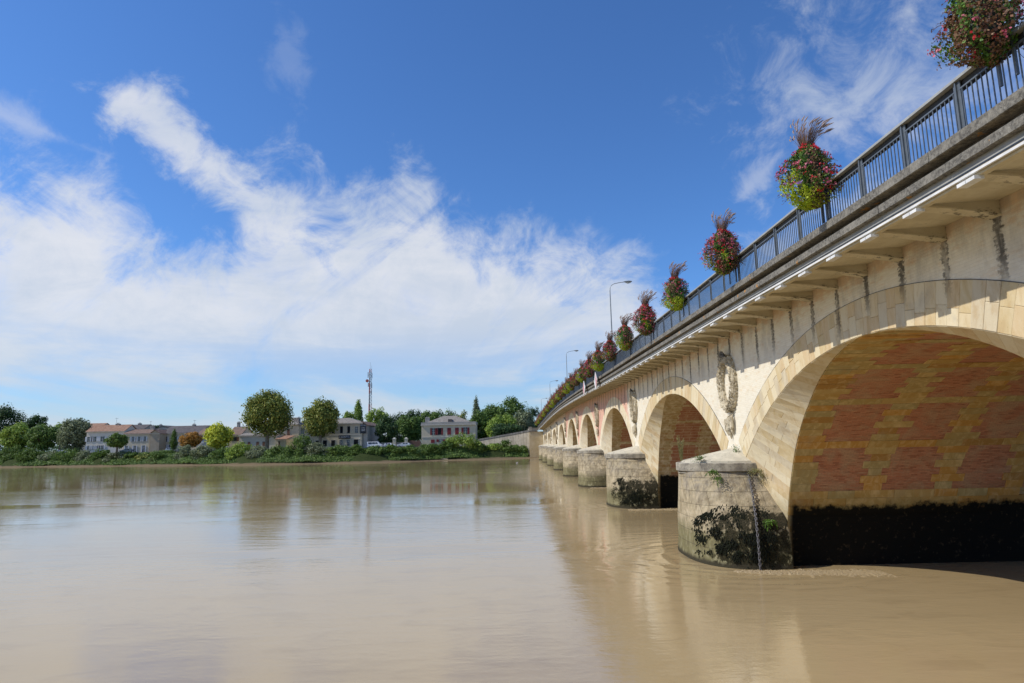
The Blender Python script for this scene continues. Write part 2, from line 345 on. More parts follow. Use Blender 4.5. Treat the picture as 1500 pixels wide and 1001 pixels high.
wm = T.m('MULTIPLY', wm, T.mr(n2, 0.62, 0.54))
near = T.m('LESS_THAN', T.sep(P)[1], 60.0)
col = T.mix(T.m('MULTIPLY', wm, T.m('ADD', 0.25, T.m('MULTIPLY', near, 0.70))), col, T.mix(T.mr(n3, 0.45, 0.6), (0.010, 0.011, 0.007), (0.045, 0.038, 0.02)))
col = T.mix(T.mr(T.m('ADD', z, T.m('MULTIPLY', n2, 0.25)), 0.30, 0.08), col, (0.05, 0.045, 0.03))
col = T.mix(T.m('MULTIPLY', br.outputs['Fac'], 0.5), col, (0.12, 0.10, 0.07))
h = T.m('ADD', T.m('MULTIPLY', br.outputs['Fac'], -0.7), T.m('ADD', T.m('MULTIPLY', n2, 0.7), T.m('MULTIPLY', n3, 0.25)))
T.out(col, 0.95, T.bump(h, 1.0, 0.07), 0.06); M['pier'] = m
def simple(name, c1, c2, sc=6, rough=0.8, b=0.3, bd=0.01, spec=0.3, c3=None, metal=0.0):
    m, T = mat(name); P = T.pos(); n = T.noise(P, sc, 6, 0.65); n2 = T.noise(P, sc * 4.3, 4, 0.65)
    col = T.mix(T.mr(n, 0.35, 0.68), c1, c2)
    if c3: col = T.mix(T.m('MULTIPLY', T.mr(n2, 0.57, 0.70), 0.7), col, c3)
    T.out(col, rough, T.bump(n2, b, bd) if b else None, spec, metal); return m
M['concrete'] = simple('beam_concrete', (0.50, 0.44, 0.31), (0.60, 0.54, 0.40), 1.6, 0.9, 0.35, 0.01, 0.2, (0.40, 0.35, 0.25))
m, T = mat('bracket_concrete'); P = T.pos(); n = T.noise(P, 1.3, 5, 0.6); n2 = T.noise(T.scale(P, (1, 1, 3)), 6, 5, 0.7); n3 = T.noise(P, 30, 3, 0.6)
col = T.mix(T.mr(n, 0.35, 0.68), (0.52, 0.46, 0.33), (0.60, 0.54, 0.41))
zo = T.sep(T.obj())[2]
crack = T.m('MULTIPLY', T.mr(n2, 0.53, 0.60), T.mr(zo, 0.16, 0.03))
col = T.mix(T.m('MULTIPLY', crack, 0.8), col, (0.07, 0.06, 0.05))
T.out(col, 0.9, T.bump(n3, 0.3, 0.01), 0.2); M['bracket'] = m
# weathered edge stone with grey lichen and orange spots
m, T = mat('weathered_curb'); P = T.pos(); n = T.noise(P, 1.1, 6, 0.7); n2 = T.noise(P, 12, 6, 0.75); n3 = T.noise(P, 2.3, 3, 0.5); n4 = T.noise(P, 40, 3, 0.6)
col = T.mix(T.mr(n2, 0.38, 0.62), (0.085, 0.080, 0.072), (0.21, 0.198, 0.172))
col = T.mix(T.m('MULTIPLY', T.mr(n, 0.45, 0.65), 0.5), col, (0.30, 0.28, 0.24))
col = T.mix(T.m('MULTIPLY', T.mr(n4, 0.60, 0.68), 0.5), col, (0.42, 0.40, 0.36))
col = T.mix(T.m('MULTIPLY', T.mr(n3, 0.67, 0.69), 0.85), col, (0.42, 0.21, 0.06))
T.out(col, 0.92, T.bump(n2, 0.6, 0.02), 0.15); M['curb'] = m
M['dark_curb'] = simple('recess_shade_and_dirt', (0.05, 0.048, 0.045), (0.15, 0.14, 0.13), 5, 0.95, 0.5, 0.01)  # dark colour paints the shadow in the cornice recess, dirt along the hood joints
M['fascia'] = simple('painted_fascia', (0.26, 0.26, 0.24), (0.34, 0.33, 0.30), 2.0, 0.7, 0.2, 0.005)
M['white'] = simple('white_paint', (0.60, 0.60, 0.59), (0.74, 0.74, 0.73), 3, 0.45, 0.1, 0.003)
M['cable'] = simple('black_cable', (0.02, 0.03, 0.05), (0.03, 0.04, 0.06), 3, 0.5, 0)
M['steel'] = simple('grey_blue_rail_paint', (0.085, 0.105, 0.13), (0.12, 0.14, 0.165), 3, 0.42, 0.1, 0.002, 0.5)
M['rail_shade'] = simple('rail_underside_shade', (0.03, 0.032, 0.036), (0.045, 0.047, 0.05), 3, 0.6, 0)
M['handrail'] = simple('handrail_paint', (0.30, 0.31, 0.31), (0.38, 0.39, 0.38), 4, 0.45, 0.1, 0.002, 0.5)
M['asphalt'] = simple('asphalt', (0.045, 0.045, 0.047), (0.065, 0.065, 0.065), 8, 0.9, 0.5, 0.01)
M['rust'] = simple('rusty_iron', (0.09, 0.085, 0.09), (0.16, 0.155, 0.165), 18, 0.7, 0.5, 0.006, 0.4)
M['cap'] = simple('cap_stone', (0.46, 0.42, 0.33), (0.58, 0.53, 0.42), 2.2, 0.9, 0.6, 0.02, 0.2, (0.20, 0.19, 0.17))
M['cap_band'] = simple('cap_band_stone', (0.20, 0.18, 0.15), (0.42, 0.38, 0.30), 2.6, 0.92, 0.7, 0.02, 0.2, (0.10, 0.095, 0.085))
M['wreath'] = simple('carved_stone', (0.40, 0.34, 0.24), (0.62, 0.55, 0.41), 3.0, 0.9, 0.8, 0.03, 0.2, (0.16, 0.13, 0.09))
# red brick vault panels with fine level courses
m, T = mat('red_vault_brick'); P = T.pos(); r = T.rnd()
br = T.n('ShaderNodeTexBrick'); T.put(br.inputs['Vector'], T.uv()); br.inputs['Scale'].default_value = 1.0
for k, q in (('Brick Width', 0.24), ('Row Height', 0.07), ('Mortar Size', 0.008), ('Mortar Smooth', 0.2)): br.inputs[k].default_value = q
br.inputs['Color1'].default_value = (0, 0, 0, 1); br.inputs['Color2'].default_value = (1, 1, 1, 1); br.inputs['Mortar'].default_value = (0.5, 0.5, 0.5, 1)
n = T.noise(P, 1.1, 6, 0.65, 0.6); n2 = T.noise(T.scale(P, (0.35, 2, 3)), 4, 6, 0.7)
col = T.ramp(br.outputs[0], [(0, (0.46, 0.19, 0.11)), (0.5, (0.54, 0.25, 0.15)), (1, (0.34, 0.135, 0.08))])
col = T.mix(T.m('MULTIPLY', T.mr(n, 0.42, 0.66), 0.62), col, (0.50, 0.36, 0.23))
col = T.mix(T.m('MULTIPLY', T.mr(n2, 0.56, 0.66), 0.5), col, (0.52, 0.38, 0.26))
col = T.mix(T.m('MULTIPLY', T.mr(n2, 0.42, 0.34), 0.6), col, (0.18, 0.07, 0.045))
col = T.mix(T.m('MULTIPLY', br.outputs['Fac'], 0.5), col, (0.24, 0.16, 0.11))
col = weather(T, col, P, True, False, zb=3.0)
T.out(col, 0.9, T.bump(T.m('ADD', T.m('MULTIPLY', br.outputs['Fac'], -1), n2), 0.7, 0.015), 0.1); M['vault_brick'] = m

# ------------------------------------------------------------------ water
m, T = mat('muddy_water'); P = T.pos(); x, y, z = T.sep(P)
wa = T.noise(T.scale(P, (0.9, 1.7, 1)), 0.55, 4, 0.55, 0.6)
wb = T.noise(T.scale(P, (1.0, 2.1, 1)), 2.6, 4, 0.6, 0.4)
wc = T.noise(T.scale(P, (0.45, 1.9, 1)), 2.4, 5, 0.6)
big = T.noise(T.scale(P, (0.22, 1.0, 1)), 0.07, 5, 0.6, 0.5)
calm = T.mr(big, 0.40, 0.60, 0.25, 1.25)
h = T.m('ADD', T.m('MULTIPLY', wa, 0.26), T.m('ADD', T.m('MULTIPLY', wb, 0.10), T.m('MULTIPLY', wc, 0.085)))
h = T.m('MULTIPLY', h, calm)
# swirl rings in the lee of the piers
for k in range(3):
    cy_ = 29.8 + 24 * k
    ddx = T.m('SUBTRACT', x, 9.6); ddy = T.m('SUBTRACT', y, cy_)
    rr = T.m('SQRT', T.m('ADD', T.m('MULTIPLY', ddx, ddx), T.m('MULTIPLY', ddy, ddy)))
    s = T.m('SINE', T.m('ADD', T.m('MULTIPLY', rr, 7.0), T.m('MULTIPLY', wa, 9.0)))
    s = T.m('MULTIPLY', s, T.mr(rr, 9.0, 3.0, 0.0, 0.14)); h = T.m('ADD', h, s)
col = T.mix(T.mr(big, 0.35, 0.65), (0.370, 0.272, 0.140), (0.415, 0.312, 0.168))
col = T.mix(T.m('MULTIPLY', T.mr(wa, 0.5, 0.7), 0.25), col, (0.245, 0.175, 0.092))
b = T.out(col, 0.02, T.bump(h, 1.0, 0.045), 0.5); b.inputs['IOR'].default_value = 1.55
M['water'] = m
g = MB(); g.add([(-1500, -60, -0.12), (900, -60, -0.12), (900, 235, -0.12), (-1500, 235, -0.12)], [(0, 1, 2, 3)])
g.add([(-1500, 235, -0.12), (900, 235, -0.12), (900, 1500, -0.12), (-1500, 1500, -0.12)], [(0, 1, 2, 3)])
tag(g.obj('water', M['water']), kind='structure', label='muddy brown river with fine ripples')

# ------------------------------------------------------------------ bridge
def lerp_tab(tab, q):
    if q <= tab[0][0]: return tab[0][1]
    for (a, va), (b, vb) in zip(tab, tab[1:]):
        if q <= b:
            t = (q - a) / (b - a); return va + (vb - va) * t
    return tab[-1][1]
_D = [(-20, 9.38), (0, 9.47), (12, 9.53), (36, 9.77), (57, 10.02), (70, 10.2), (82, 10.38), (98, 10.54), (107, 10.59), (115, 10.6), (123, 10.58), (132, 10.52), (140, 10.44), (150, 10.3), (162, 10.1), (173, 9.88), (194, 9.5), (212, 9.2), (228, 8.95), (250, 8.8)]
def deck(y): return (lerp_tab(_D, y - 4) + lerp_tab(_D, y) * 2 + lerp_tab(_D, y + 4)) / 4
XF = 10.2; XB = 22.2; S = 24.0; Y0 = 6.6; BA = 8.9
bridge = empty('stone_bridge', (XF, 115, 0), 0, 'long cream stone and brick bridge of nine arches on round-nosed piers', 'bridge')
def bpart(mb, name, m, parent=None, smooth=False):
    """mesh in world coordinates, parented to the bridge"""
    o = mb.obj(name, m, parent or bridge, smooth=smooth)
    if (parent or bridge) is bridge: o.location = (-XF, -115, 0)
    return o
CROWN = [7.90, 7.93, 8.30, 8.68, 8.90, 8.66, 8.15, 7.75, 7.5]
CAPZ = 4.1
def arch_R(zc): r = zc - CAPZ; return (10.6 ** 2 + r * r) / (2 * r)
def face_pt(zc, dy, ex=0.0):
    """dy>=0: intrados height on the face; ex = radial offset"""
    R = arch_R(zc); th = math.asin(min(1, dy / R))
    return ((R + ex) * math.sin(th), zc - R + (R + ex) * math.cos(th))
def edge_x(dy): return XF + min(0.125 * dy, 0.30 + 0.07 * dy, 0.86)
def barrel_z2dy(zc, z):
    if z <= 0: return BA
    return BA * math.sqrt(max(0, 1 - (z / zc) ** 2))
def splay(zc, t):
    """t 0..1 crown->springing, 1..1.6 below the cap; returns face point and barrel-edge point (dy,x,z)"""
    if t <= 1:
        R = arch_R(zc); th = math.asin(10.6 / R) * t
        dyf, zf = R * math.sin(th), zc - R + R * math.cos(th)
        zb = zc - 0.03 - (zc - zf) * 1.36
    else:
        q = (t - 1) / 0.6; dyf = 10.6 + 0.9 * q; zf = CAPZ + (-1.2 - CAPZ) * q
        zb1 = zc - 0.03 - (zc - CAPZ) * 1.36; zb = zb1 + (-1.2 - zb1) * q
    dyb = barrel_z2dy(zc, zb)
    return (dyf, XF, zf), (dyb, edge_x(dyb) if t > 0 else XF, zb)

piers = [Y0 + S * i for i in range(10)]          # 0 = near abutment edge, 9 = far abutment edge
# spandrel wall
for seg in range(9):
    yc = Y0 + S * (seg + 0.5); zc = CROWN[seg]; sp = MB()
    cols = []
    N = 48
    ys = sorted(set([round(-12 + 24 * i / N, 4) for i in range(N + 1)] + [-10.9, 10.9]))
    for q in ys:
        a = abs(q)
        # lower edge = middle of the voussoir ring
        R = arch_R(zc) + 0.5; z = zc + 0.5 - R + math.sqrt(max(0, R * R - a * a)) if a < 11.0 else CAPZ - 1.5
        if a >= 10.85: z = CAPZ - 1.5
        cols.append((yc + q, z))
    top = [(XF, y, deck(y) + 0.32) for y, z in cols]; bot = [(XF, y, z) for y, z in cols]
    back = [(XF + 0.5, y, z) for y, z in cols]
    sp.grid([top, bot, back]); bpart(sp, 'spandrel_wall', M['spandrel'])

def cbox(pts, th_dir, d):
    """8 corner prism from a quad and an offset vector"""
    off = Vector(th_dir) * d
    return [tuple(Vector(p)) for p in pts] + [tuple(Vector(p) + off) for p in pts]
def hexobj(name, quad, off, m, parent, inset=0.006, uvq=None):
    """thin stone: front quad pushed proud by 'off', slightly inset for a recessed joint, with bevelled look"""
    c = sum((Vector(p) for p in quad), Vector()) / 4; q2 = []
    for p in quad:
        p = Vector(p); d = c - p; q2.append(p + d.normalized() * inset * 1.4)
    o = Vector(off); mb = MB()
    fr = [q + o for q in q2]; mid = [q + o * 0.55 for q in quad_in(quad, inset * 0.3)]; bk = [q - o.normalized() * 0.10 for q in quad_in(quad, inset * 0.3)]
    mb.add([tuple(p - c) for p in fr + mid + bk], [(0, 1, 2, 3), (0, 4, 5, 1), (1, 5, 6, 2), (2, 6, 7, 3), (3, 7, 4, 0), (4, 8, 9, 5), (5, 9, 10, 6), (6, 10, 11, 7), (7, 11, 8, 4)])
    if uvq:
        mb.uv = list(uvq) * 3
    ob = mb.obj(name, m, parent); ob.location = c - (Vector((XF, 115, 0)) if parent is bridge else Vector((XF, 115, 0)) + Vector(parent.location))
    return ob
def quad_in(quad, ins):
    c = sum((Vector(p) for p in quad), Vector()) / 4; r = []
    for p in quad:
        p = Vector(p); d = c - p; r.append(p + d.normalized() * ins)
    return r
RING_T = 1.08
rng = random.Random(4)
def arch_blocks(seg):
    yc = Y0 + S * (seg + 0.5); zc = CROWN[seg]; R = arch_R(zc)
    A = part_empty('arch', bridge, (0, yc - 115, 0))
    thm = math.asin(10.6 / R); n = 29 if seg == 0 else 26
    # voussoirs, both halves
    for sgn in (1, -1):
        for k in range(n):
            t0, t1 = thm * k / n, thm * (k + 1) / n
            if k == 0 and sgn == -1: pass
            cuts = [0, RING_T]
            if seg == 0:
                c = rng.choice([None, 0.42, 0.55, 0.66]) if k % 2 else rng.choice([0.32, 0.5, 0.62, 0.75])
                if c: cuts = [0, c, RING_T]
            pr = 0.016 + rng.random() * 0.014
            for e0, e1 in zip(cuts, cuts[1:]):
                P = lambda th, e: (XF, yc + sgn * (R + e) * math.sin(th), zc - R + (R + e) * math.cos(th))
                q = [P(t0, e0), P(t1, e0), P(t1, e1), P(t0, e1)]
                if sgn == -1: q = q[::-1]
                hexobj('voussoir', q, (-pr, 0, 0), M['block'], A, 0.011)
    # splayed soffit stones
    ns = n
    for sgn in (1, -1):
        for k in range(0, int(ns * 1.52)):
            if sgn == -1 and k > 16: break
            f0, b0 = splay(zc, k / ns); f1, b1 = splay(zc, (k + 1) / ns)
            W = lambda p: (p[1], yc + sgn * p[0], p[2])
            ln = (Vector(W(f0)) - Vector(W(b0))).length
            cs = [0, 1] if ln < 1.3 else ([0, 0.42, 1] if k % 2 else [0, 0.62, 1])
            for a, b in zip(cs, cs[1:]):
                L = lambda p, q, t: tuple(Vector(W(p)).lerp(Vector(W(q)), t))
                q = [L(f0, b0, a), L(f0, b0, b), L(f1, b1, b), L(f1, b1, a)]
                nv = (Vector(q[1]) - Vector(q[0])).cross(Vector(q[3]) - Vector(q[0])).normalized()
                if nv.x > 0 or (abs(nv.x) < 0.2 and nv.z > 0): nv = -nv
                if (Vector(q[1]) - Vector(q[0])).cross(Vector(q[3]) - Vector(q[0])).dot(nv) < 0: q = [q[1], q[0], q[3], q[2]]
                hexobj('splay_stone', q, nv * 0.014, M['block'], A, 0.010)
    return A
def barrel_arc(zc, n):
    """points (dy,z) along one half of the barrel from water level to crown at equal arc steps"""
    P = []; K = 600
    for i in range(K + 1):
        th = PI / 2 * i / K; P.append((BA * math.cos(th), zc * math.sin(th)))
    L = [0]
    for a, b in zip(P, P[1:]): L.append(L[-1] + math.hypot(a[0] - b[0], a[1] - b[1]))
    return P, L
def arc_at(P, L, s):
    if s <= 0: return (P[0][0], s)
    if s > L[-1] - 1e-6:
        e = max(s - L[-1], 2e-6)
        # mirrored continuation past the crown
        p = arc_at(P, L, L[-1] - e); return (-p[0], p[1])
    import bisect
    i = bisect.bisect_right(L, s) - 1; t = (s - L[i]) / (L[i + 1] - L[i]); a, b = P[i], P[i + 1]
    return (a[0] + (b[0] - a[0]) * t, a[1] + (b[1] - a[1]) * t)
def hood(seg, A):
    yc = Y0 + S * (seg + 0.5); zc = CROWN[seg]; R = arch_R(zc); mb = MB(); rows = [[], [], []]
    for i in range(-44, 45):
        th = math.asin(10.6 / R) * 0.97 * i / 44
        for k, (e, x) in enumerate(((RING_T - 0.005, XF - 0.022), (RING_T + 0.007, XF - 0.020), (RING_T + 0.012, XF + 0.01))): rows[k].append((x, yc + (R + e) * math.sin(th), zc - R + (R + e) * math.cos(th)))
    mb.grid(rows); mb.obj('hood_joint', M['dark_curb'], A, (-XF, -yc, 0))
arch_parts = []
for seg in range(9):
    yc = Y0 + S * (seg + 0.5); zc = CROWN[seg]; P, L = barrel_arc(zc, 0)
    if seg < 2: A = arch_blocks(seg); hood(seg, A)
    else:
        A = part_empty('arch', bridge, (0, yc - 115, 0))
    loc = (-XF, -yc, 0)
    # ring mesh (backing for the individually laid stones on the two nearest arches)
    mb = MB(); mb.uv = []; R = arch_R(zc); rows = []; thm = math.asin(10.6 / R)
    pr = 0.0 if seg < 2 else -0.018
    for e in (0.0, RING_T):
        rr = []
        for i in range(-40, 41):
            th = thm * i / 40; rr.append((XF + pr + 0.004 * (seg < 2), yc + (R + e) * math.sin(th), zc - R + (R + e) * math.cos(th))); mb.uv.append((e, R * th))
        rows.append(rr)
    mb.grid(rows)
    base = len(mb.v)
    rr0 = [(XF + 0.05, p[1], p[2]) for p in rows[1]]; mb.grid([rows[1], rr0]); mb.uv += [(RING_T, i * 0.42) for i in range(81)] * 2
    mb.obj('ring', M['ring'], A, loc)
    # splay mesh
    mb = MB(); mb.uv = []
    for sgn in (1, -1):
        rows = [[], []]; uvs = [[], []]
        for i in range(0, 49):
            f, b = splay(zc, i / 30.0); ins = 0.03 if seg < 2 else 0.0
            rows[0].append((f[1] + ins + pr, yc + sgn * f[0], f[2] + 0.0)); rows[1].append((b[1] + ins, yc + sgn * (b[0] + ins), b[2] + ins * 0.5))
            uvs[0].append((0.0, i * 0.42)); uvs[1].append(((Vector(f) - Vector(b)).length, i * 0.42))
        mb.grid(rows); mb.uv += uvs[0] + uvs[1]
    mb.obj('splay', M['ring'], A, loc)
    # barrel
    mb = MB(); mb.uv = []; rows = [[], []]
    tot = L[-1]; K = 70; ins = 0.05 if seg == 0 else 0.0
    for i in range(-8, K + 1):
        s = tot * i / K if i >= 0 else i * 0.2
        dy, z = arc_at(P, L, s); dyo = dy + ins * (dy / BA if i >= 0 else 1)
        for sgn in (1,):
            rows[0].append((edge_x(abs(dy)), yc + dyo, z + ins * (z / zc if z > 0 else 0))); rows[1].append((XB, yc + dyo, z + ins * (z / zc if z > 0 else 0)))
    r2_ = [[(p[0], 2 * yc - p[1], p[2]) for p in r][::-1] for r in rows]
    for k in range(2): rows[k] = rows[k] + r2_[k][1:]
    sv = [tot * i / K if i >= 0 else i * 0.2 for i in range(-8, K + 1)]
    sall = sv + sv[::-1][1:]
    mb.grid(rows); mb.uv += [(p[0] - XF, q) for p, q in zip(rows[0], sall)] + [(XB - XF, q) for q in sall]
    mb.obj('vault', M['vault'], A, loc, smooth=True)
    arch_parts.append(A)
    if seg == 0:
        # individually laid vault stones and brick panels
        CH = 0.335; rg = random.Random(9); ncount = 0
        kmax = int((tot + 6.6) / CH); k0 = int(1.9 / CH)
        off0 = 2.95 - int(2.95 / CH) * CH
        def vq(x0, x1, s0, s1):
            a = arc_at(P, L, s0); b = arc_at(P, L, s1)
            return [(x0, yc + a[0], a[1]), (x0, yc + b[0], b[1]), (x1, yc + b[0], b[1]), (x1, yc + a[0], a[1])], (s0, s1)
        def vnorm(q):
            nv = (Vector(q[1]) - Vector(q[0])).cross(Vector(q[3]) - Vector(q[0])).normalized()
            mid = (Vector(q[0]) + Vector(q[2])) / 2
            inward = Vector((0, yc - mid.y, 1.5 - mid.z))
            return nv if nv.dot(inward) > 0 else -nv
        def vstone(x0, x1, s0, s1):
            q, _ = vq(x0, x1, s0, s1); nv = vnorm(q)
            if (Vector(q[1]) - Vector(q[0])).cross(Vector(q[3]) - Vector(q[0])).dot(nv) < 0: q = q[::-1]
            hexobj('vault_stone', q, nv * (0.012 + 0.020 * rg.random()), M['vault_block'], A, 0.009)
        for k in range(k0, kmax):
            s0 = off0 + k * CH; s1 = s0 + CH; sm = s0 - 2.95
            row = math.floor(sm / 2.345 + 1e-6); inrow = (sm - row * 2.345) / CH
            panel_row = sm >= -0.01 and inrow < 5.95 and s0 < tot + 5.5
            dy, _z = arc_at(P, L, (s0 + s1) / 2); xe = edge_x(abs(dy)) + 0.01
            zig = (0.13 if k % 2 else -0.13) * (0.6 + 0.8 * rg.random())
            if panel_row:
                spans = [(xe, 11.95 + zig)] + [(11.95 + 1.95 + 2.85 * j - zig, 11.95 + 2.85 * (j + 1) + zig) for j in range(0, 3)]
            else:
                spans = []; xx = xe
                while xx < 20.8: l = 0.9 + 0.8 * rg.random(); spans.append((xx, xx + l)); xx += l
            for a, b in spans:
                if b > 20.9: continue
                if panel_row and a == xe and b - a > 1.2 and k % 3 == 0:
                    c = a + (b - a) * (0.4 + 0.25 * rg.random()); vstone(a, c, s0, s1); vstone(c, b, s0, s1); ncount += 2
                else:
                    e_ = (0.45 * rg.random() if (panel_row and rg.random() < 0.22) else 0.0)
                    vstone(a, b + e_, s0, s1); ncount += 1
        # brick panels
        for row in range(0, 8):
            sA = 2.95 + row * 2.345; sB = sA + 2.01
            if sA > tot + 4.5: break
            for j in range(4):
                xa = 11.95 + 2.85 * j - 0.22; xb = xa + 1.95 + 0.44
                xb = min(xb, XB)
                mbp = MB(); mbp.uv = []; ra, rb = [], []
                for i in range(9):
                    s = sA + (sB - sA) * i / 8; dy, z = arc_at(P, L, s)
                    nd = Vector((0, -dy / BA ** 2, -z / zc ** 2)).normalized() * 0.008 if z > 0 else Vector((0, -0.008, 0))
                    ra.append((xa, yc + dy + nd.y, z + nd.z)); rb.append((xb, yc + dy + nd.y, z + nd.z))
                mbp.grid([ra, rb]); mbp.uv = [(xa, sA + (sB - sA) * i / 8) for i in range(9)] + [(xb, sA + (sB - sA) * i / 8) for i in range(9)]
                ins_r = [(p[0] - 0, p[1], p[2]) for p in ra]
                mbp.obj('brick_panel', M['vault_brick'], A, loc)
        print('vault stones', ncount)

# rear face, deck, fill
mb = MB()
ysd = [-10 + 4 * i for i in range(61)]
mb.grid([[(8.75, y, deck(y) + 0.72) for y in ysd], [(XB + 1.2, y, deck(y) + 0.72) for y in ysd]])
bpart(mb, 'roadway', M['asphalt'])
mb = MB(); mb.grid([[(XB + 1.2, y, deck(y) + 0.95) for y in ysd], [(XB + 1.2, y, deck(y) + 0.1) for y in ysd], [(XB, y, deck(y) + 0.1) for y in ysd]])
mb.grid([[(XB + 0.9, y, deck(y) + 0.95) for y in ysd], [(XB + 1.2, y, deck(y) + 0.95) for y in ysd]])
bpart(mb, 'rear_edge', M['concrete'])
for seg in range(9):
    yc = Y0 + S * (seg + 0.5); zc = CROWN[seg]; mb = MB(); t_, b_ = [], []
    for i in range(61):
        q = -12 + 24 * i / 60; z = zc * math.sqrt(max(0, 1 - (q / BA) ** 2)) if abs(q) < BA else -1.0
        t_.append((XB, yc + q, deck(yc + q) + 0.1)); b_.append((XB, yc + q, z))
    mb.grid([t_, b_]); bpart(mb, 'rear_wall', M['spandrel'])

# cornice: soffit, fascia, ledge, recess, curb -- swept along the deck line
ysc = [-10 + 1.0 * i for i in range(int(232.6) + 1)] + [222.6]
def sweep(prof, name, m, ys=ysc):
    mb = MB(); rows = [[(x, y, deck(y) + z) for y in ys] for x, z in prof]
    mb.grid(rows)
    # end caps
    a = len(mb.v); mb.v += [r[0] for r in rows] + [r[-1] for r in rows]; k = len(rows)
    mb.f.append(tuple(range(a, a + k))); mb.f.append(tuple(range(a + 2 * k - 1, a + k - 1, -1))); mb.mi += [0, 0]
    return bpart(mb, name, m)
sweep([(XF - 0.003, 0.27), (8.62, 0.20), (8.60, 0.09), (8.46, 0.09), (8.46, 0.24)], 'soffit', M['concrete'])
sweep([(8.455, 0.235), (8.45, 0.24), (8.46, 0.40)], 'fascia', M['fascia'])
sweep([(8.44, 0.14), (8.39, 0.14), (8.39, 0.188), (8.44, 0.195)], 'white_strip', M['white'])
sweep([(8.42, 0.222), (8.405, 0.222), (8.405, 0.246), (8.42, 0.246)], 'cable', M['cable'])
# ledge and curb stones, laid end to end
def stone_run(prof, name, m, y_from, y_to, ln, gap=0.012, seed=3):
    r = random.Random(seed); y = y_from; stuff = MB(); cnt = 0
    while y < y_to - 0.2:
        l = min(ln * (0.92 + 0.16 * r.random()), y_to - y); j = (r.random() - 0.5) * 0.010; ya, yb = y + gap / 2, y + l - gap / 2
        ym = (ya + yb) / 2; mb = MB() if y < 110 else stuff
        o = (0, ym, 0) if y < 110 else (0, 0, 0); b = len(mb.v); k = len(prof)
        mb.v += [(px + j, ya - o[1], deck(ya) + pz) for px, pz in prof] + [(px + j, yb - o[1], deck(yb) + pz) for px, pz in prof]
        fs = [(b + i, b + (i + 1) % k, b + k + (i + 1) % k, b + k + i) for i in range(k)] + [tuple(range(b + k - 1, b - 1, -1)), tuple(range(b + k, b + 2 * k))]
        mb.f += fs; mb.mi += [0] * len(fs)
        if y < 110: ob = mb.obj(name, m, bridge); ob.location = (-XF, ym - 115, 0)
        y += l
    o = bpart(stuff, name, m); o['kind'] = 'stuff'
stone_run([(8.37, 0.40), (8.335, 0.42), (8.335, 0.585), (8.35, 0.60), (8.75, 0.62), (8.75, 0.40)], 'ledge_stone', M['curb'], -10, 222.6, 2.4, seed=5)
sweep([(8.60, 0.62), (8.56, 0.63), (8.56, 0.77), (8.60, 0.78)], 'recess', M['dark_curb'])
stone_run([(8.29, 0.765), (8.265, 0.78), (8.265, 0.975), (8.285, 0.99), (8.80, 0.99), (8.80, 0.765)], 'curb_stone', M['curb'], -10, 222.6, 1.9, seed=8)

# brackets with white end blocks
def bracket_mesh():
    mb = MB(); xs = [8.50 + (XF + 0.05 - 8.50) * i / 10 for i in range(11)]; w = 0.13
    def zb(x): t = (x - 8.5) / (XF - 8.5); return 0.26 - 0.12 - 0.20 * t ** 1.6
    top = 0.30
    rows = []
    for x in xs: rows.append([(x, -w, top), (x, -w, zb(x) + 0.05), (x, -w - 0.025, zb(x) + 0.045), (x, -w - 0.025, zb(x)), (x, w + 0.025, zb(x)), (x, w + 0.025, zb(x) + 0.045), (x, w, zb(x) + 0.05), (x, w, top)])
    mb.grid(rows); mb.f.append(tuple(range(8))); mb.mi.append(0); return mb.mesh('bracket')
BM = bracket_mesh(); BM.materials.append(M['bracket'])
cb = MB(); cb.box(8.375, 8.56, -0.235, -0.006, -0.005, 0.062); cb.box(8.375, 8.56, 0.006, 0.235, -0.005, 0.062); CLM = cb.mesh('end_block'); CLM.materials.append(M['white'])
k = 0; y = 11.42 - 24 / 14 * 11
while y < 222:
    o = link('bracket', BM, None, bridge, (-XF, y - 115, deck(y))); 
    e = link('end_block', CLM, None, o, (0, -0.02, 0.025)); y += 24 / 14

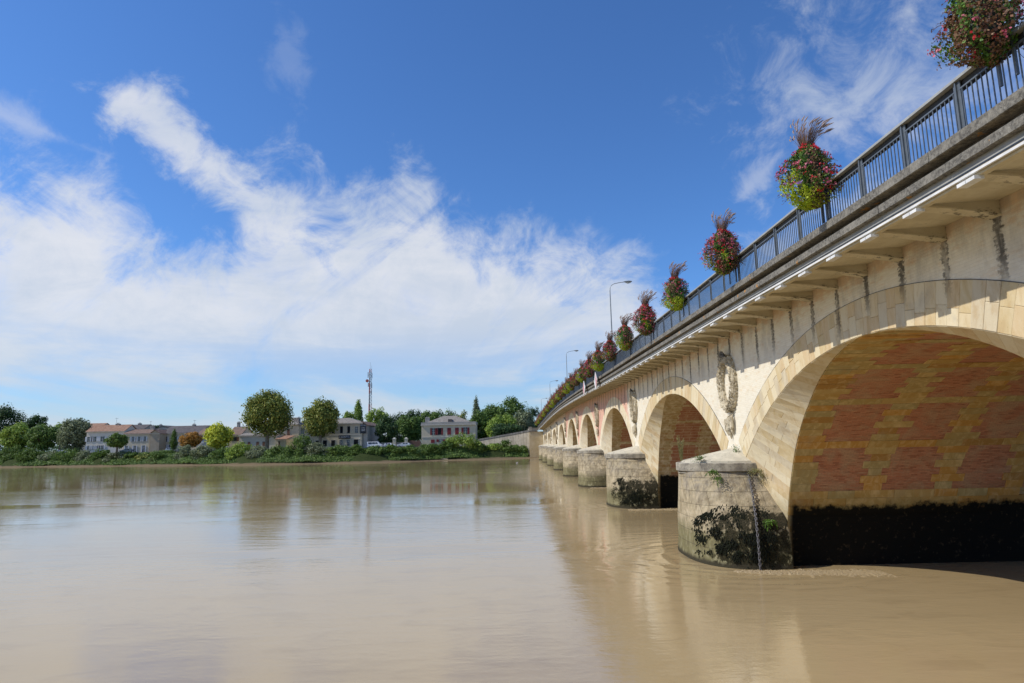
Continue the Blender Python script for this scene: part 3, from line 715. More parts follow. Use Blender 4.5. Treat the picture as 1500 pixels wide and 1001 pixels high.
# piers with rounded noses
def pier_t(z): return lerp_tab([(-1.5, 3.85), (0, 3.72), (1.0, 3.66), (1.56, 3.5), (1.95, 3.18), (2.3, 2.88), (2.82, 2.5), (3.3, 2.12), (3.62, 1.9), (6, 1.9)], z)
def nose(z, grow=0.0, tt=None, n=36, pw=2.6):
    t = (tt if tt else pier_t(z)) + grow; px = 2.74 + grow * 0.8 + (0.06 if z < 0.2 else 0); r = []
    for i in range(n + 1):
        a = PI * i / n; c, s = math.cos(a), math.sin(a)
        r.append((10.4 - px * abs(s) ** (2 / pw), -math.copysign(t * abs(c) ** (2 / pw), -c), z))
    return r      # from +y (far) round the nose to -y (near)... index order far->near reversed below
pier_objs = []
def make_pier():
    root = part_empty('pier', bridge)
    mb = MB(); mb.uv = []; rows = []; zs = [-1.5, -0.5, 0, 0.5, 1.0, 1.3, 1.56, 1.75, 1.95, 2.1, 2.3, 2.55, 2.82, 3.0, 3.3, 3.62]; rg = random.Random(2)
    for z in zs:
        r = nose(z); r = [(10.95, r[0][1], z)] + r + [(10.95, r[-1][1], z)]
        s = 0; prev = None
        rr = r[::-1]
        for p in rr:
            if prev: s += math.hypot(p[0] - prev[0], p[1] - prev[1])
            mb.uv.append((s, z)); prev = p
        rows.append(rr)
    # uv.x must run from the far side to the near side
    mb.grid(rows); mx = max(u for u, v in mb.uv)
    b = mb.obj('shaft', M['pier'], root, smooth=True)
    for z0, z1, g0, g1, nm in ((3.50, 3.575, 0.05, 0.08, 'string_course'), (3.62, 3.98, 0.17, 0.17, 'cap_band')):
        mc = MB(); A = [nose(z0, g0, 1.9, 24, 2.1), nose(z0 + 0.02, g1 + 0.015, 1.9, 24, 2.1), nose(z1 - 0.03, g1 + 0.015, 1.9, 24, 2.1), nose(z1, g1 - 0.01, 1.9, 24, 2.1)]
        A = [[(p[0], p[1], z) for p in a] for a, z in zip(A, (z0, z0 + 0.02, z1 - 0.03, z1))]
        mc.grid(A); k = len(mc.v)
        mc.v += [(p[0], p[1], z1) for p in A[-1]]; mc.f.append(tuple(range(k, k + 25))); mc.mi.append(0)
        mc.v += [(p[0], p[1], z0) for p in A[0]]; mc.f.append(tuple(range(k + 49, k + 24, -1))); mc.mi.append(0)
        mc.obj(nm, M['cap_band'], root)
    mc = MB(); A = [(q[0], q[1], 3.98) for q in nose(3.98, -0.10, 1.9, 24, 2.1)]; B = [(q[0], q[1], 4.06) for q in nose(4.06, -0.12, 1.9, 24, 2.1)]
    D = []
    for q in nose(4.0, -0.12, 1.9, 24, 2.1):
        D.append((XF + 0.1 - (XF - q[0]) * 0.06, max(-0.75, min(0.75, q[1] * 0.42)), 4.58))
    mid = [((b_[0] * 0.5 + d_[0] * 0.5) - 0.0, b_[1] * 0.5 + d_[1] * 0.5, 4.06 * 0.5 + 4.58 * 0.5 + 0.02) for b_, d_ in zip(B, D)]
    mc.grid([A, B, mid, D]); k = len(mc.v); mc.v += D; mc.f.append(tuple(range(k, k + 25))); mc.mi.append(0)
    mc.obj('cap_top', M['cap'], root)
    return root
P1 = make_pier(); P1.location = (-XF, 30.6 - 115, 0)
for i in range(1, 8): dup(P1, bridge, (-XF, 30.6 + 24 * i - 115, 0))

# carved wreaths: an oval ring of laurel leaves with a hanging tassel
def leafm(mb, p, d, nrm, l, wd):
    d = Vector(d).normalized(); nrm = Vector(nrm).normalized(); s = d.cross(nrm).normalized(); p = Vector(p)
    a = p; b = p + d * l * 0.45 + s * wd + nrm * l * 0.05; c = p + d * l + nrm * l * 0.18; e = p + d * l * 0.45 - s * wd + nrm * l * 0.05; t = p + d * l * 0.5 + nrm * l * 0.24
    mb.add([a, b, c, e, t], [(0, 4, 1), (1, 4, 2), (2, 4, 3), (3, 4, 0)])
rw = random.Random(12); mb = MB(); rows = []
HA, WA = 1.14, 0.90
for i in range(40):
    a = 2 * PI * i / 40; c = Vector((0, WA * math.cos(a), HA * math.sin(a))); n = Vector((0, math.cos(a) / WA, math.sin(a) / HA)).normalized(); rr = []
    for k in range(9):
        b = PI * k / 8; rad = 0.20 * (1 + 0.10 * math.sin(a * 9 + k))
        rr.append(tuple(c + n * math.cos(b) * rad + Vector((-1, 0, 0)) * math.sin(b) * rad * 1.35))
    rows.append(rr)
rows.append(rows[0]); mb.grid(rows)
for i in range(300):
    a = 2 * PI * (i + rw.random()) / 300; b = PI * (0.06 + 0.88 * rw.random()); c = Vector((0, WA * math.cos(a), HA * math.sin(a))); n = Vector((0, math.cos(a) / WA, math.sin(a) / HA)).normalized()
    o = n * math.cos(b) + Vector((-1, 0, 0)) * math.sin(b); tg = Vector((0, -WA * math.sin(a), HA * math.cos(a))).normalized() * (1 if math.cos(a) > 0 else -1)
    leafm(mb, c + Vector((o.x * 0.26, o.y * 0.19, o.z * 0.19)), tg * 1.0 + o * 0.22, o, 0.17 + 0.07 * rw.random(), 0.05 + 0.02 * rw.random())
wr_me = mb.mesh('wreath'); wr_me.materials.append(M['wreath'])
mb = MB()
for k in range(5):
    zt = -1.42 - 0.02 * k; yy = (k - 2) * 0.19; ln = 0.80 + 0.1 * rw.random()
    mb.tube([(-0.06, yy * 0.8, zt), (-0.17, yy, zt - 0.15), (-0.16, yy, zt - ln * 0.7), (-0.10, yy * 0.8, zt - ln)], [0.05, 0.09, 0.085, 0.03], 7)
    for j in range(9): leafm(mb, (-0.20, yy + 0.05 * (rw.random() - 0.5), zt - 0.1 - j * 0.06), (-0.3, (rw.random() - 0.5), -1), (-1, 0, 0.2), 0.13, 0.05)
mb.tube([(-0.08, 0.0, -2.05), (-0.12, 0.05, -2.3), (-0.07, 0.04, -2.55)], [0.05, 0.07, 0.02], 7); mb.tube([(-0.08, -0.2, -1.95), (-0.1, -0.22, -2.2), (-0.05, -0.2, -2.35)], [0.05, 0.06, 0.02], 7)
ts_me = mb.mesh('tassel'); ts_me.materials.append(M['wreath'])
mb = MB()
for k in range(14):
    a = PI * k / 13; leafm(mb, (-0.16, 0.05 * math.cos(a), 1.26), (-0.35, math.cos(a), 0.25 + 0.6 * math.sin(a)), (-1, 0, 0.5), 0.34, 0.08)
mb.tube([(-0.22, -0.30, 1.22), (-0.3, 0, 1.32), (-0.22, 0.30, 1.22)], [0.06, 0.11, 0.06], 8)
kn_me = mb.mesh('ribbon_knot'); kn_me.materials.append(M['curb'])
for i in range(8):
    zc = 7.55 + (deck(30.6 + 24 * i) - deck(30.6)) * 0.8
    o = link('wreath', wr_me, None, bridge, (0.0, 30.6 + 24 * i - 115, zc)); link('tassel', ts_me, None, o); link('ribbon_knot', kn_me, None, o)

# railing
rail = empty('railing', (8.42, 115, 0), 0, 'long grey metal railing with thin upright bars along the bridge edge', 'railing')
def rpart(mb, name, m, kind=None):
    o = mb.obj(name, m, rail); o.location = (-8.42, -115, 0)
    if kind: o['kind'] = kind
    return o
ysr = [-10 + 2 * i for i in range(117)]
def rsweep(prof, name, m):
    mb = MB(); rows = [[(x, y, deck(y) + z) for y in ysr] for x, z in prof + [prof[0]]]; mb.grid(rows); rpart(mb, name, m)
rsweep([(8.35, 1.985), (8.345, 2.03), (8.37, 2.055), (8.62, 2.055), (8.645, 2.03), (8.64, 1.985)], 'handrail', M['handrail'])
rsweep([(8.405, 1.805), (8.405, 1.835), (8.435, 1.835), (8.435, 1.805)], 'lower_rail', M['steel'])
rsweep([(8.46, 1.86), (8.46, 1.98), (8.60, 1.98), (8.60, 1.86)], 'rail_shade_strip', M['rail_shade'])  # dark strip added to paint the shaded underside of the handrail
rsweep([(8.405, 1.025), (8.405, 1.05), (8.435, 1.05), (8.435, 1.025)], 'bottom_rail', M['steel'])
pm = MB(); pm.box(-0.012, 0.012, -0.09, 0.09, 0, 0.99); pm.box(-0.045, -0.012, -0.016, 0.016, 0, 0.99); pm.box(-0.05, 0.05, -0.10, 0.10, 0.0, 0.02); PM = pm.mesh('post'); PM.materials.append(M['steel'])
bm_ = MB(); bm_.box(-0.009, 0.009, -0.009, 0.009, 0.03, 0.83); BR = bm_.mesh('bar'); BR.materials.append(M['steel'])
y = 11.35 - 24 / 14 * 12; far = MB(); bars = []
while y < 222:
    link('post', PM, None, rail, (0, y - 115, deck(y) + 0.985))
    for k in range(1, 14): bars.append(y + 24 / 14 * k / 14)
    y += 24 / 14
vis = [b for b in bars if b > 8.5][:300]
vs_ = set(vis)
for b in bars:
    z = deck(b) + 0.985
    if b in vs_: link('bar', BR, None, rail, (0, b - 115, z))
    else: far.box(8.411, 8.429, b - 0.009, b + 0.009, z + 0.03, z + 0.83)
rpart(far, 'bar', M['steel'], 'stuff')

# ------------------------------------------------------------------ plants: shared helpers
def m_leaf(name, cols, trans=0.25, rough=0.55, var=0.5):
    m, T = mat(name); r = T.isl(); n = T.noise(T.pos(), 0.45, 3, 0.6)
    k = T.m('ADD', T.m('MULTIPLY', r, 1 - var * 0.5), T.m('MULTIPLY', T.m('SUBTRACT', n, 0.5), var * 1.6), clamp=True)
    col = T.ramp(k, [(i / (len(cols) - 1), c) for i, c in enumerate(cols)])
    T.out(col, rough, None, 0.25, 0.0, trans); return m
M['lf_green'] = m_leaf('basket_leaf_green', [(0.05, 0.11, 0.02), (0.10, 0.20, 0.03), (0.17, 0.29, 0.04)])
M['lf_lime'] = m_leaf('basket_leaf_lime', [(0.30, 0.42, 0.02), (0.46, 0.56, 0.04), (0.60, 0.64, 0.07)], 0.35)
M['lf_bronze'] = m_leaf('basket_leaf_bronze', [(0.05, 0.025, 0.02), (0.17, 0.08, 0.045), (0.38, 0.20, 0.12), (0.10, 0.12, 0.03), (0.30, 0.24, 0.08)], 0.25)
M['fl_red'] = m_leaf('petal_red', [(0.42, 0.015, 0.025), (0.62, 0.03, 0.04), (0.72, 0.08, 0.10)], 0.2)
M['fl_pink'] = m_leaf('petal_pink', [(0.50, 0.06, 0.13), (0.66, 0.16, 0.24), (0.78, 0.36, 0.42)], 0.2)
M['fl_mauve'] = m_leaf('petal_mauve', [(0.28, 0.12, 0.42), (0.42, 0.28, 0.60)], 0.2)
M['plume'] = m_leaf('grass_blade', [(0.12, 0.07, 0.05), (0.22, 0.13, 0.09), (0.32, 0.22, 0.15)], 0.2)
M['plume_head'] = m_leaf('grass_head', [(0.42, 0.29, 0.22), (0.55, 0.42, 0.33)], 0.3)
M['pot'] = simple('planter_green', (0.03, 0.045, 0.03), (0.05, 0.06, 0.045), 5, 0.6, 0.1)

def basket_proto(seed, kind):
    rg = np.random.default_rng(seed); rr = random.Random(seed)
    def prof(t):      # t 0 bottom .. 1 top
        return 0.66 * np.clip(np.sin(np.clip(t, 0, 1) ** 0.80 * PI) ** 0.62, 0.12, 1) * (1.0 + 0.06 * np.sin(9 * t))
    n = 8200; t = rg.random(n) * 1.0; a = rg.random(n) * 2 * PI; R = prof(t)
    lob = 1 + 0.20 * np.sin(3 * a + 5 * t + seed) + 0.15 * np.sin(5 * a - 9 * t + 2 * seed) + 0.07 * np.sin(9 * a + 13 * t)
    sh = 1 - 0.42 * rg.random(n) ** 1.6; R = R * lob * sh + rg.normal(0, 0.02, n)
    z = -0.93 + 1.78 * t + rg.normal(0, 0.03, n)
    cen = np.stack([R * np.cos(a), R * np.sin(a), z], 1)
    out = np.stack([np.cos(a), np.sin(a), (t - 0.45) * 1.6], 1); out /= np.linalg.norm(out, axis=1)[:, None]
    nr = out + rg.normal(0, 0.65, (n, 3)); nr /= np.linalg.norm(nr, axis=1)[:, None]
    size = 0.034 + 0.05 * rg.random(n) ** 1.3
    side = (-np.cos(a) * 0.8 + np.sin(a) * 0.6)         # towards the river / far side
    pat = np.sin(4.3 * a + 6 * t + seed) + 0.6 * np.sin(11 * t + 3 * a) + rg.normal(0, 0.35, n)
    mi = np.zeros(n, int)
    if kind == 'lime':
        mi[(t < 0.55) & (side + 0.5 * pat > 0.0)] = 1; mi[(t < 0.22)] = 1; mi[(pat > 1.1) & (t > 0.3)] = 2; mi[(side < -0.2) & (rg.random(n) < 0.45)] = 2
    elif kind == 'dark':
        mi[pat > -0.1] = 2; mi[(pat < -1.0) & (t < 0.5)] = 1
    elif kind == 'mixed':
        mi[pat > 0.5] = 2; mi[(t < 0.3) | ((side > 0.3) & (pat < -0.3) & (t < 0.8))] = 1
    elif kind == 'bronze':
        mi[pat > -0.35] = 2
    fol = quads_mesh('foliage', cen, nr, size, mi, 1.15, rg)
    for k in ('lf_green', 'lf_lime', 'lf_bronze'): fol.materials.append(M[k])
    # flower heads
    nh = {'lime': 125, 'dark': 190, 'mixed': 130, 'bronze': 60}[kind]; cs, ns, ss, ms = [], [], [], []
    for i in range(nh):
        t_ = rr.random() ** 0.8; a_ = (rr.random() if i % 3 == 0 else (int(rr.random() * 5) / 5 + 0.06 * rr.gauss(0, 1) + 0.1 * t_)) * 2 * PI; R_ = float(prof(np.array(t_))) * (1 + 0.20 * math.sin(3 * a_ + 5 * t_ + seed)) * (1.0 + 0.20 * rr.random() ** 3)
        c = np.array([R_ * math.cos(a_), R_ * math.sin(a_), -0.86 + 1.72 * t_]); o = np.array([math.cos(a_), math.sin(a_), (t_ - 0.4)]); o /= np.linalg.norm(o)
        sd_ = -math.cos(a_) * 0.8 + math.sin(a_) * 0.6
        u_ = rr.random(); mm = (0 if u_ < 0.45 else 1)
        if kind in ('lime', 'mixed') and t_ < 0.45 and sd_ > 0 and u_ < 0.7: mm = 2
        if kind == 'dark': mm = 1 if u_ < 0.6 else 0
        if t_ > 0.85: mm = 0
        k = rr.randint(6, 10); s = 0.035 + 0.02 * rr.random()
        for j in range(k):
            cs.append(c + np.array([rr.gauss(0, s * 0.8), rr.gauss(0, s * 0.8), rr.gauss(0, s * 0.7)]) + o * 0.02); v_ = o + rg.normal(0, 0.7, 3); ns.append(v_ / np.linalg.norm(v_)); ss.append(s * 1.15); ms.append(mm)
    flo = quads_mesh('flowers', np.array(cs), np.array(ns), np.array(ss), np.array(ms), 1.3, rg)
    for k in ('fl_red', 'fl_pink', 'fl_mauve'): flo.materials.append(M[k])
    # trailing sprays and fountain grass
    mb = MB()
    for i in range(70):
        a_ = rr.random() * 2 * PI; t_ = 0.1 + 0.8 * rr.random(); R_ = float(prof(np.array(t_))) * 0.9; p = Vector((R_ * math.cos(a_), R_ * math.sin(a_), -0.88 + 1.66 * t_)); d = Vector((math.cos(a_), math.sin(a_), 0.25 * rr.gauss(0, 1)))
        for j in range(5):
            q = p + d * 0.055 + Vector((0, 0, -0.012 * j)); mb.tube([p, q], 0.0035, 3, 0, False)
            leafm(mb, q, (rr.gauss(0, 1), rr.gauss(0, 1), rr.gauss(0, 0.6)), (0, 0, 1), 0.045, 0.014); p = q
    spr = mb.mesh('sprays'); spr.materials.append(M['lf_bronze'])
    mb = MB(); wx, wy = 0.27, 0.10
    for i in range(240):
        a_ = rr.random() * 2 * PI; l = 0.62 + 0.48 * rr.random(); sp = 0.10 + 0.28 * rr.random(); x0, y0 = 0.10 * math.cos(a_), 0.10 * math.sin(a_)
        pts = []
        for k in range(5):
            u_ = k / 4; pts.append((x0 + math.cos(a_) * sp * u_ ** 1.5 + wx * u_ ** 2.4 * l * 0.7, y0 + math.sin(a_) * sp * u_ ** 1.5 + wy * u_ ** 2 * l, 0.60 + l * (u_ - 0.12 * u_ ** 3)))
        b = len(mb.v); wd = 0.006 + 0.004 * rr.random(); ca, sa = math.cos(a_ + 1.2), math.sin(a_ + 1.2)
        for k, p in enumerate(pts): w_ = wd * (1 - 0.7 * k / 4); mb.v += [(p[0] - ca * w_, p[1] - sa * w_, p[2]), (p[0] + ca * w_, p[1] + sa * w_, p[2])]
        for k in range(4): mb.f.append((b + 2 * k, b + 2 * k + 1, b + 2 * k + 3, b + 2 * k + 2)); mb.mi.append(0)
        if i % 5 == 0:
            e = Vector(pts[-1]); d = (e - Vector(pts[-2])).normalized(); d2 = (d + Vector((0.5, 0.1, -0.1))).normalized()
            mb.tube([e - d * 0.02, e + d * 0.06, e + d * 0.06 + d2 * 0.09, e + d * 0.06 + d2 * 0.17], [0.008, 0.019, 0.016, 0.004], 5, 1)
    gr = mb.mesh('fountain_grass'); gr.materials.append(M['plume']); gr.materials.append(M['plume_head'])
    mb = MB(); mb.tube([(0, 0, -0.55), (0, 0, -0.45), (0, 0, 0.35), (0, 0, 0.55)], [0.20, 0.30, 0.34, 0.22], 12)
    pot = mb.mesh('planter'); pot.materials.append(M['pot'])
    mb = MB()
    for yy in (-0.2, 0.2): mb.box(0.33, 0.38, yy - 0.025, yy + 0.025, -1.3, 0.1)
    mb.box(0.10, 0.40, -0.24, 0.24, -0.60, -0.56); mb.box(0.33, 0.42, -0.24, 0.24, -0.1, -0.05)
    st = mb.mesh('stand'); st.materials.append(M['steel'])
    return [('foliage', fol, 'stuff'), ('flowers', flo, 'stuff'), ('spray', spr, 'stuff'), ('grass_plume', gr, 'stuff'), ('planter', pot, None), ('stand', st, None)]
protos = {k: basket_proto(i + 3, k) for i, k in enumerate(('lime', 'dark', 'mixed', 'bronze'))}
protos['lime2'] = basket_proto(21, 'lime'); protos['dark2'] = basket_proto(22, 'dark')
BK = [(10.15, 'bronze', 'bronze and dark green flower basket cut by the top right edge of the photo'),
      (16.5, 'lime', 'lime green flower basket with red and mauve blooms, second from the right'),
      (23.65, 'dark', 'dark flower basket full of pink and red blooms, third from the right'),
      (30.9, 'mixed', 'flower basket with pale yellow trailing leaves above the big carved wreath'),
      (38.1, 'dark2', 'dark red flower basket just right of the tallest street lamp'),
      (45.3, 'lime2', 'yellow green flower basket just right of the nearest lamp post'),
      (52.5, 'dark', 'purple leaved flower basket in front of the nearest lamp post foot'),
      (59.7, 'mixed', 'small lime flecked flower basket right above the nearer diamond sign'),
      (66.9, 'dark2', 'reddish flower basket between the two diamond signs'),
      (74.1, 'lime', 'yellow and red flower basket right above the farther diamond sign')]
yy = 81.3; i = 0; kinds = ['dark', 'lime2', 'mixed', 'dark2', 'lime']
ordn = ['first', 'second', 'third', 'fourth', 'fifth', 'sixth', 'seventh', 'eighth', 'ninth', 'tenth', 'eleventh', 'twelfth', 'thirteenth', 'fourteenth', 'fifteenth', 'sixteenth', 'seventeenth', 'eighteenth', 'nineteenth', 'twentieth']
while yy < 220:
    BK.append((yy, kinds[i % 5], '%s flower basket, %s one beyond the farther diamond sign' % ({'dark': 'pink red', 'dark2': 'deep red', 'lime': 'yellow green', 'lime2': 'lime and red', 'mixed': 'orange red'}[kinds[i % 5]], ordn[i]))); yy += 7.2; i += 1
for n_, (y, kd, lab) in enumerate(BK):
    t = empty('flower_basket', (8.0, y, deck(y) + 2.32), [0, 0.1, 0.3, -0.2, 0.15][n_ % 5] if n_ > 1 else 0, lab, 'flower basket', 'flower baskets hung along the bridge railing')
    for nm, me, kd_ in protos[kd]:
        o = link(nm, me, None, t)
        if kd_: o['kind'] = kd_
    if n_ == 0: t.location.z += 0.20; t.location.x += 0.1; t.scale = (0.9, 0.9, 0.92)
    if n_ > 0: s = 0.90 + 0.14 * ((n_ * 37) % 10) / 10; t.scale = (s, s * (0.92 + 0.16 * ((n_ * 53) % 10) / 10), s * (0.96 + 0.12 * ((n_ * 71) % 10) / 10))

# ------------------------------------------------------------------ street lamps
M['lamp_steel'] = simple('galvanised_lamp_steel', (0.22, 0.25, 0.27), (0.30, 0.33, 0.35), 2, 0.45, 0.05, 0.002, 0.5)
M['lamp_glass'] = simple('lamp_diffuser', (0.55, 0.56, 0.50), (0.62, 0.62, 0.56), 2, 0.3, 0.0)
lmp = None
for y, lab in ((57.2, 'tallest grey street lamp nearest the camera, arm bent over the road'), (105.5, 'second grey street lamp along the bridge, left of the nearest'), (154.0, 'third thin street lamp along the bridge'), (202.5, 'farthest small street lamp near the end of the bridge')):
    t = empty('street_lamp', (8.95, y, deck(y) + 0.99), 0, lab, 'street lamp', 'street lamps along the bridge')
    if lmp is None:
        mb = MB(); mb.tube([(0, 0, 0), (0, 0, 0.9), (0, 0, 0.92), (0, 0, 7.3)], [0.10, 0.095, 0.07, 0.042], 10); a = mb.mesh('pole'); a.materials.append(M['lamp_steel'])
        mb = MB(); mb.tube([(0, 0, 7.25), (0.03, 0, 7.55), (0.14, 0, 7.78), (0.40, 0, 7.93), (0.85, 0, 8.02), (1.35, 0, 8.08)], 0.032, 8); b = mb.mesh('arm'); b.materials.append(M['lamp_steel'])
        mb = MB(); mb.tube([(1.22, 0, 8.07), (1.35, 0, 8.09), (1.70, 0, 8.12), (1.95, 0, 8.11), (2.02, 0, 8.10)], [0.05, 0.10, 0.15, 0.11, 0.03], 12); c = mb.mesh('lamp_head'); c.materials.append(M['lamp_steel'])
        for v_ in c.vertices: v_.co.z = 8.10 + (v_.co.z - 8.10) * 0.6
        mb = MB(); mb.tube([(1.42, 0, 8.035), (1.65, 0, 8.02), (1.90, 0, 8.035)], [0.05, 0.11, 0.05], 10); d = mb.mesh('diffuser'); d.materials.append(M['lamp_glass'])
        lmp = (a, b, c, d)
    for nm, me in zip(('pole', 'arm', 'lamp_head', 'diffuser'), lmp):
        link(nm, me, None, t)

# ------------------------------------------------------------------ diamond navigation signs
M['sign_red'] = simple('faded_red_panel', (0.50, 0.13, 0.16), (0.58, 0.18, 0.20), 3, 0.5, 0.0)
for y, first, lab in ((62.3, False, 'nearer red and white diamond navigation sign hung on the bridge edge'), (72.6, True, 'farther red and white diamond navigation sign hung on the bridge edge')):
    t = empty('diamond_sign', (8.02, y, deck(y) + 0.6), 0.03, lab, 'sign', 'diamond signs on the bridge edge')
    r_ = 0.82
    for sg, mt in ((1, 'sign_red' if first else 'white'), (-1, 'white' if first else 'sign_red')):
        mb = MB(); p = [(0, 0, r_), (0, sg * r_, 0), (0, 0, -r_)]
        if sg < 0: p = p[::-1]
        mb.add([(-0.03, q[1], q[2]) for q in p] + [(0.0, q[1], q[2]) for q in p], [(2, 1, 0), (3, 4, 5), (0, 1, 4, 3), (1, 2, 5, 4), (2, 0, 3, 5)])
        mb.obj('sign_half', M[mt], t)
    mb = MB()
    for a in range(4):
        p = [(0, r_, 0), (r_, 0, 0), (0, -r_, 0), (-r_, 0, 0)]; q0, q1 = p[a], p[(a + 1) % 4]; mb.tube([(-0.015, q0[1] if 0 else q0[0], q0[1]), (-0.015, q1[0], q1[1])], 0.035, 6)
    mb.obj('frame', M['white'], t)
    mb = MB(); mb.box(0.0, 0.34, -0.04, 0.04, 0.05, 0.13); mb.box(0.0, 0.36, -0.04, 0.04, -0.30, -0.22); mb.box(0.0, 0.05, -0.05, 0.05, -0.5, 0.5); mb.obj('bracket_arm', M['steel'], t)

# ------------------------------------------------------------------ near pier: chain, weeds, foam
ch = empty('chain', (10.0, 28.0, 3.4), 0, 'rusty chain hanging down the side of the nearest pier', 'chain')
def link_mesh():
    mb = MB(); rows = []
    for i in range(14):
        a = 2 * PI * i / 14; c = Vector((0, 0.032 * math.cos(a), 0.058 * math.sin(a))); n = Vector((0, math.cos(a), math.sin(a)))
        rows.append([tuple(c + n * math.cos(b) * 0.015 + Vector((1, 0, 0)) * math.sin(b) * 0.015) for b in [2 * PI * k / 6 for k in range(6)]])
    rows.append(rows[0]); mb.grid(rows, 0, True); return mb.mesh('chain_link', True)
LM = link_mesh(); LM.materials.append(M['rust'])
pth = [(10.05, 28.50, 3.42), (9.98, 28.15, 3.0), (9.92, 27.86, 2.7), (9.84, 27.58, 2.25), (9.74, 27.20, 1.85), (9.66, 26.95, 1.45), (9.62, 26.80, 0.9), (9.60, 26.74, -0.3)]
tot = 0; cum = [0]
for a, b in zip(pth, pth[1:]): tot += (Vector(a) - Vector(b)).length; cum.append(tot)
s = 0; k = 0
while s < tot:
    i = max(j for j in range(len(cum)) if cum[j] <= s); i = min(i, len(pth) - 2); tt = (s - cum[i]) / (cum[i + 1] - cum[i]); p = Vector(pth[i]).lerp(Vector(pth[i + 1]), tt); d = (Vector(pth[i + 1]) - Vector(pth[i])).normalized()
    o = link('chain_link', LM, None, ch); o.rotation_mode = 'QUATERNION'
    q = Vector((0, 0, -1)).rotation_difference(d); from mathutils import Quaternion
    o.rotation_quaternion = q @ Quaternion((0, 0, 1), (PI / 4 if k % 2 else -PI / 4)); o.location = p - Vector((10.0, 28.0, 3.4)); s += 0.112; k += 1; o.scale = (1.3, 1.3, 1.3)
M['weed'] = m_leaf('wall_fern', [(0.05, 0.10, 0.015), (0.10, 0.20, 0.02), (0.16, 0.28, 0.04)])
M['dryweed'] = m_leaf('dry_weed', [(0.20, 0.19, 0.08), (0.34, 0.30, 0.14), (0.14, 0.18, 0.05)])
M['seaweed'] = m_leaf('dark_seaweed', [(0.004, 0.005, 0.003), (0.008, 0.010, 0.004), (0.016, 0.02, 0.006)], 0.02, 0.95)
def tuft(name, loc, n, ln, spread, grav, m, lab, cat, seed, wd=0.02, up=0.6, seg=4):
    rr = random.Random(seed); mb = MB()
    for i in range(n):
        a = rr.random() * 2 * PI; d = Vector((math.cos(a) * spread, math.sin(a) * spread, up + rr.gauss(0, 0.35))); p = Vector((rr.gauss(0, 0.05), rr.gauss(0, 0.05), rr.gauss(0, 0.03))); l = ln * (0.5 + 0.6 * rr.random())
        for k in range(seg):
            q = p + d.normalized() * l / seg; d = d + Vector((0, 0, -grav))
            for j in range(2): leafm(mb, p.lerp(q, 0.5 * j), (d.x + rr.gauss(0, 0.7), d.y + rr.gauss(0, 0.7), d.z + rr.gauss(0, 0.4)), (rr.gauss(0, 0.5), rr.gauss(0, 0.5), 1), wd * 3.2, wd)
            p = q
    o = mb.obj(name, m, None, loc); tag(o, lab, cat); return o
tuft('fern', (8.55, 28.55, 3.60), 26, 0.50, 0.9, 0.7, M['weed'], 'green fern hanging from the middle of the nearest pier cap', 'fern', 1, 0.024)
tuft('fern', (8.6, 28.35, 3.35), 14, 0.55, 0.6, 1.2, M['weed'], 'thin green fern trailing below the hanging fern on the pier', 'fern', 2, 0.022)
tuft('fern', (8.25, 29.3, 4.15), 22, 0.45, 1.0, 0.35, M['weed'], 'small green fern growing on top of the nearest pier cap', 'fern', 3, 0.022)
tuft('shrub', (10.35, 28.35, 3.62), 60, 0.62, 0.8, 0.65, M['dryweed'], 'dry grey green shrub beside the chain at the cap corner', 'shrub', 4, 0.018, 0.5)
tuft('shrub', (10.5, 28.15, 3.45), 36, 0.75, 0.45, 1.3, M['dryweed'], 'dry roots trailing down below the shrub on the pier', 'shrub', 14, 0.014, 0.1)
tuft('weed', (9.95, 29.6, 4.35), 12, 0.38, 0.5, 0.1, M['weed'], 'small weed in the joint at the foot of the wreath wall', 'weed', 5, 0.018, 1.2)
tuft('fern', (10.2, 27.0, 1.70), 26, 0.42, 0.8, 0.9, M['weed'], 'bright green weed low on the dark side of the pier', 'weed', 6, 0.03)
mb = MB(); rr = random.Random(8)
for i in range(9):
    a = rr.random() * 6.28; l = 0.75 + 0.45 * rr.random(); bx, by = 0.22 * math.cos(a), 0.25 * math.sin(a); mb.tube([(bx * 0.3, by * 0.3, 0), (bx * 0.6, by * 0.6, l * 0.5), (bx, by, l)], [0.012, 0.009, 0.005], 4)
    for k in range(42):
        u = 0.15 + 0.85 * rr.random(); leafm(mb, (bx * u, by * u, l * u), (rr.gauss(0, 1), rr.gauss(0, 1), 0.9), (rr.gauss(0, 1), rr.gauss(0, 1), 0.3), 0.07 * (1.3 - 0.5 * u), 0.016)
tag(mb.obj('weed', M['dryweed'], None, (7.75, 30.7, 4.05)), 'tall dry weed standing on the nose of the nearest pier cap', 'weed')
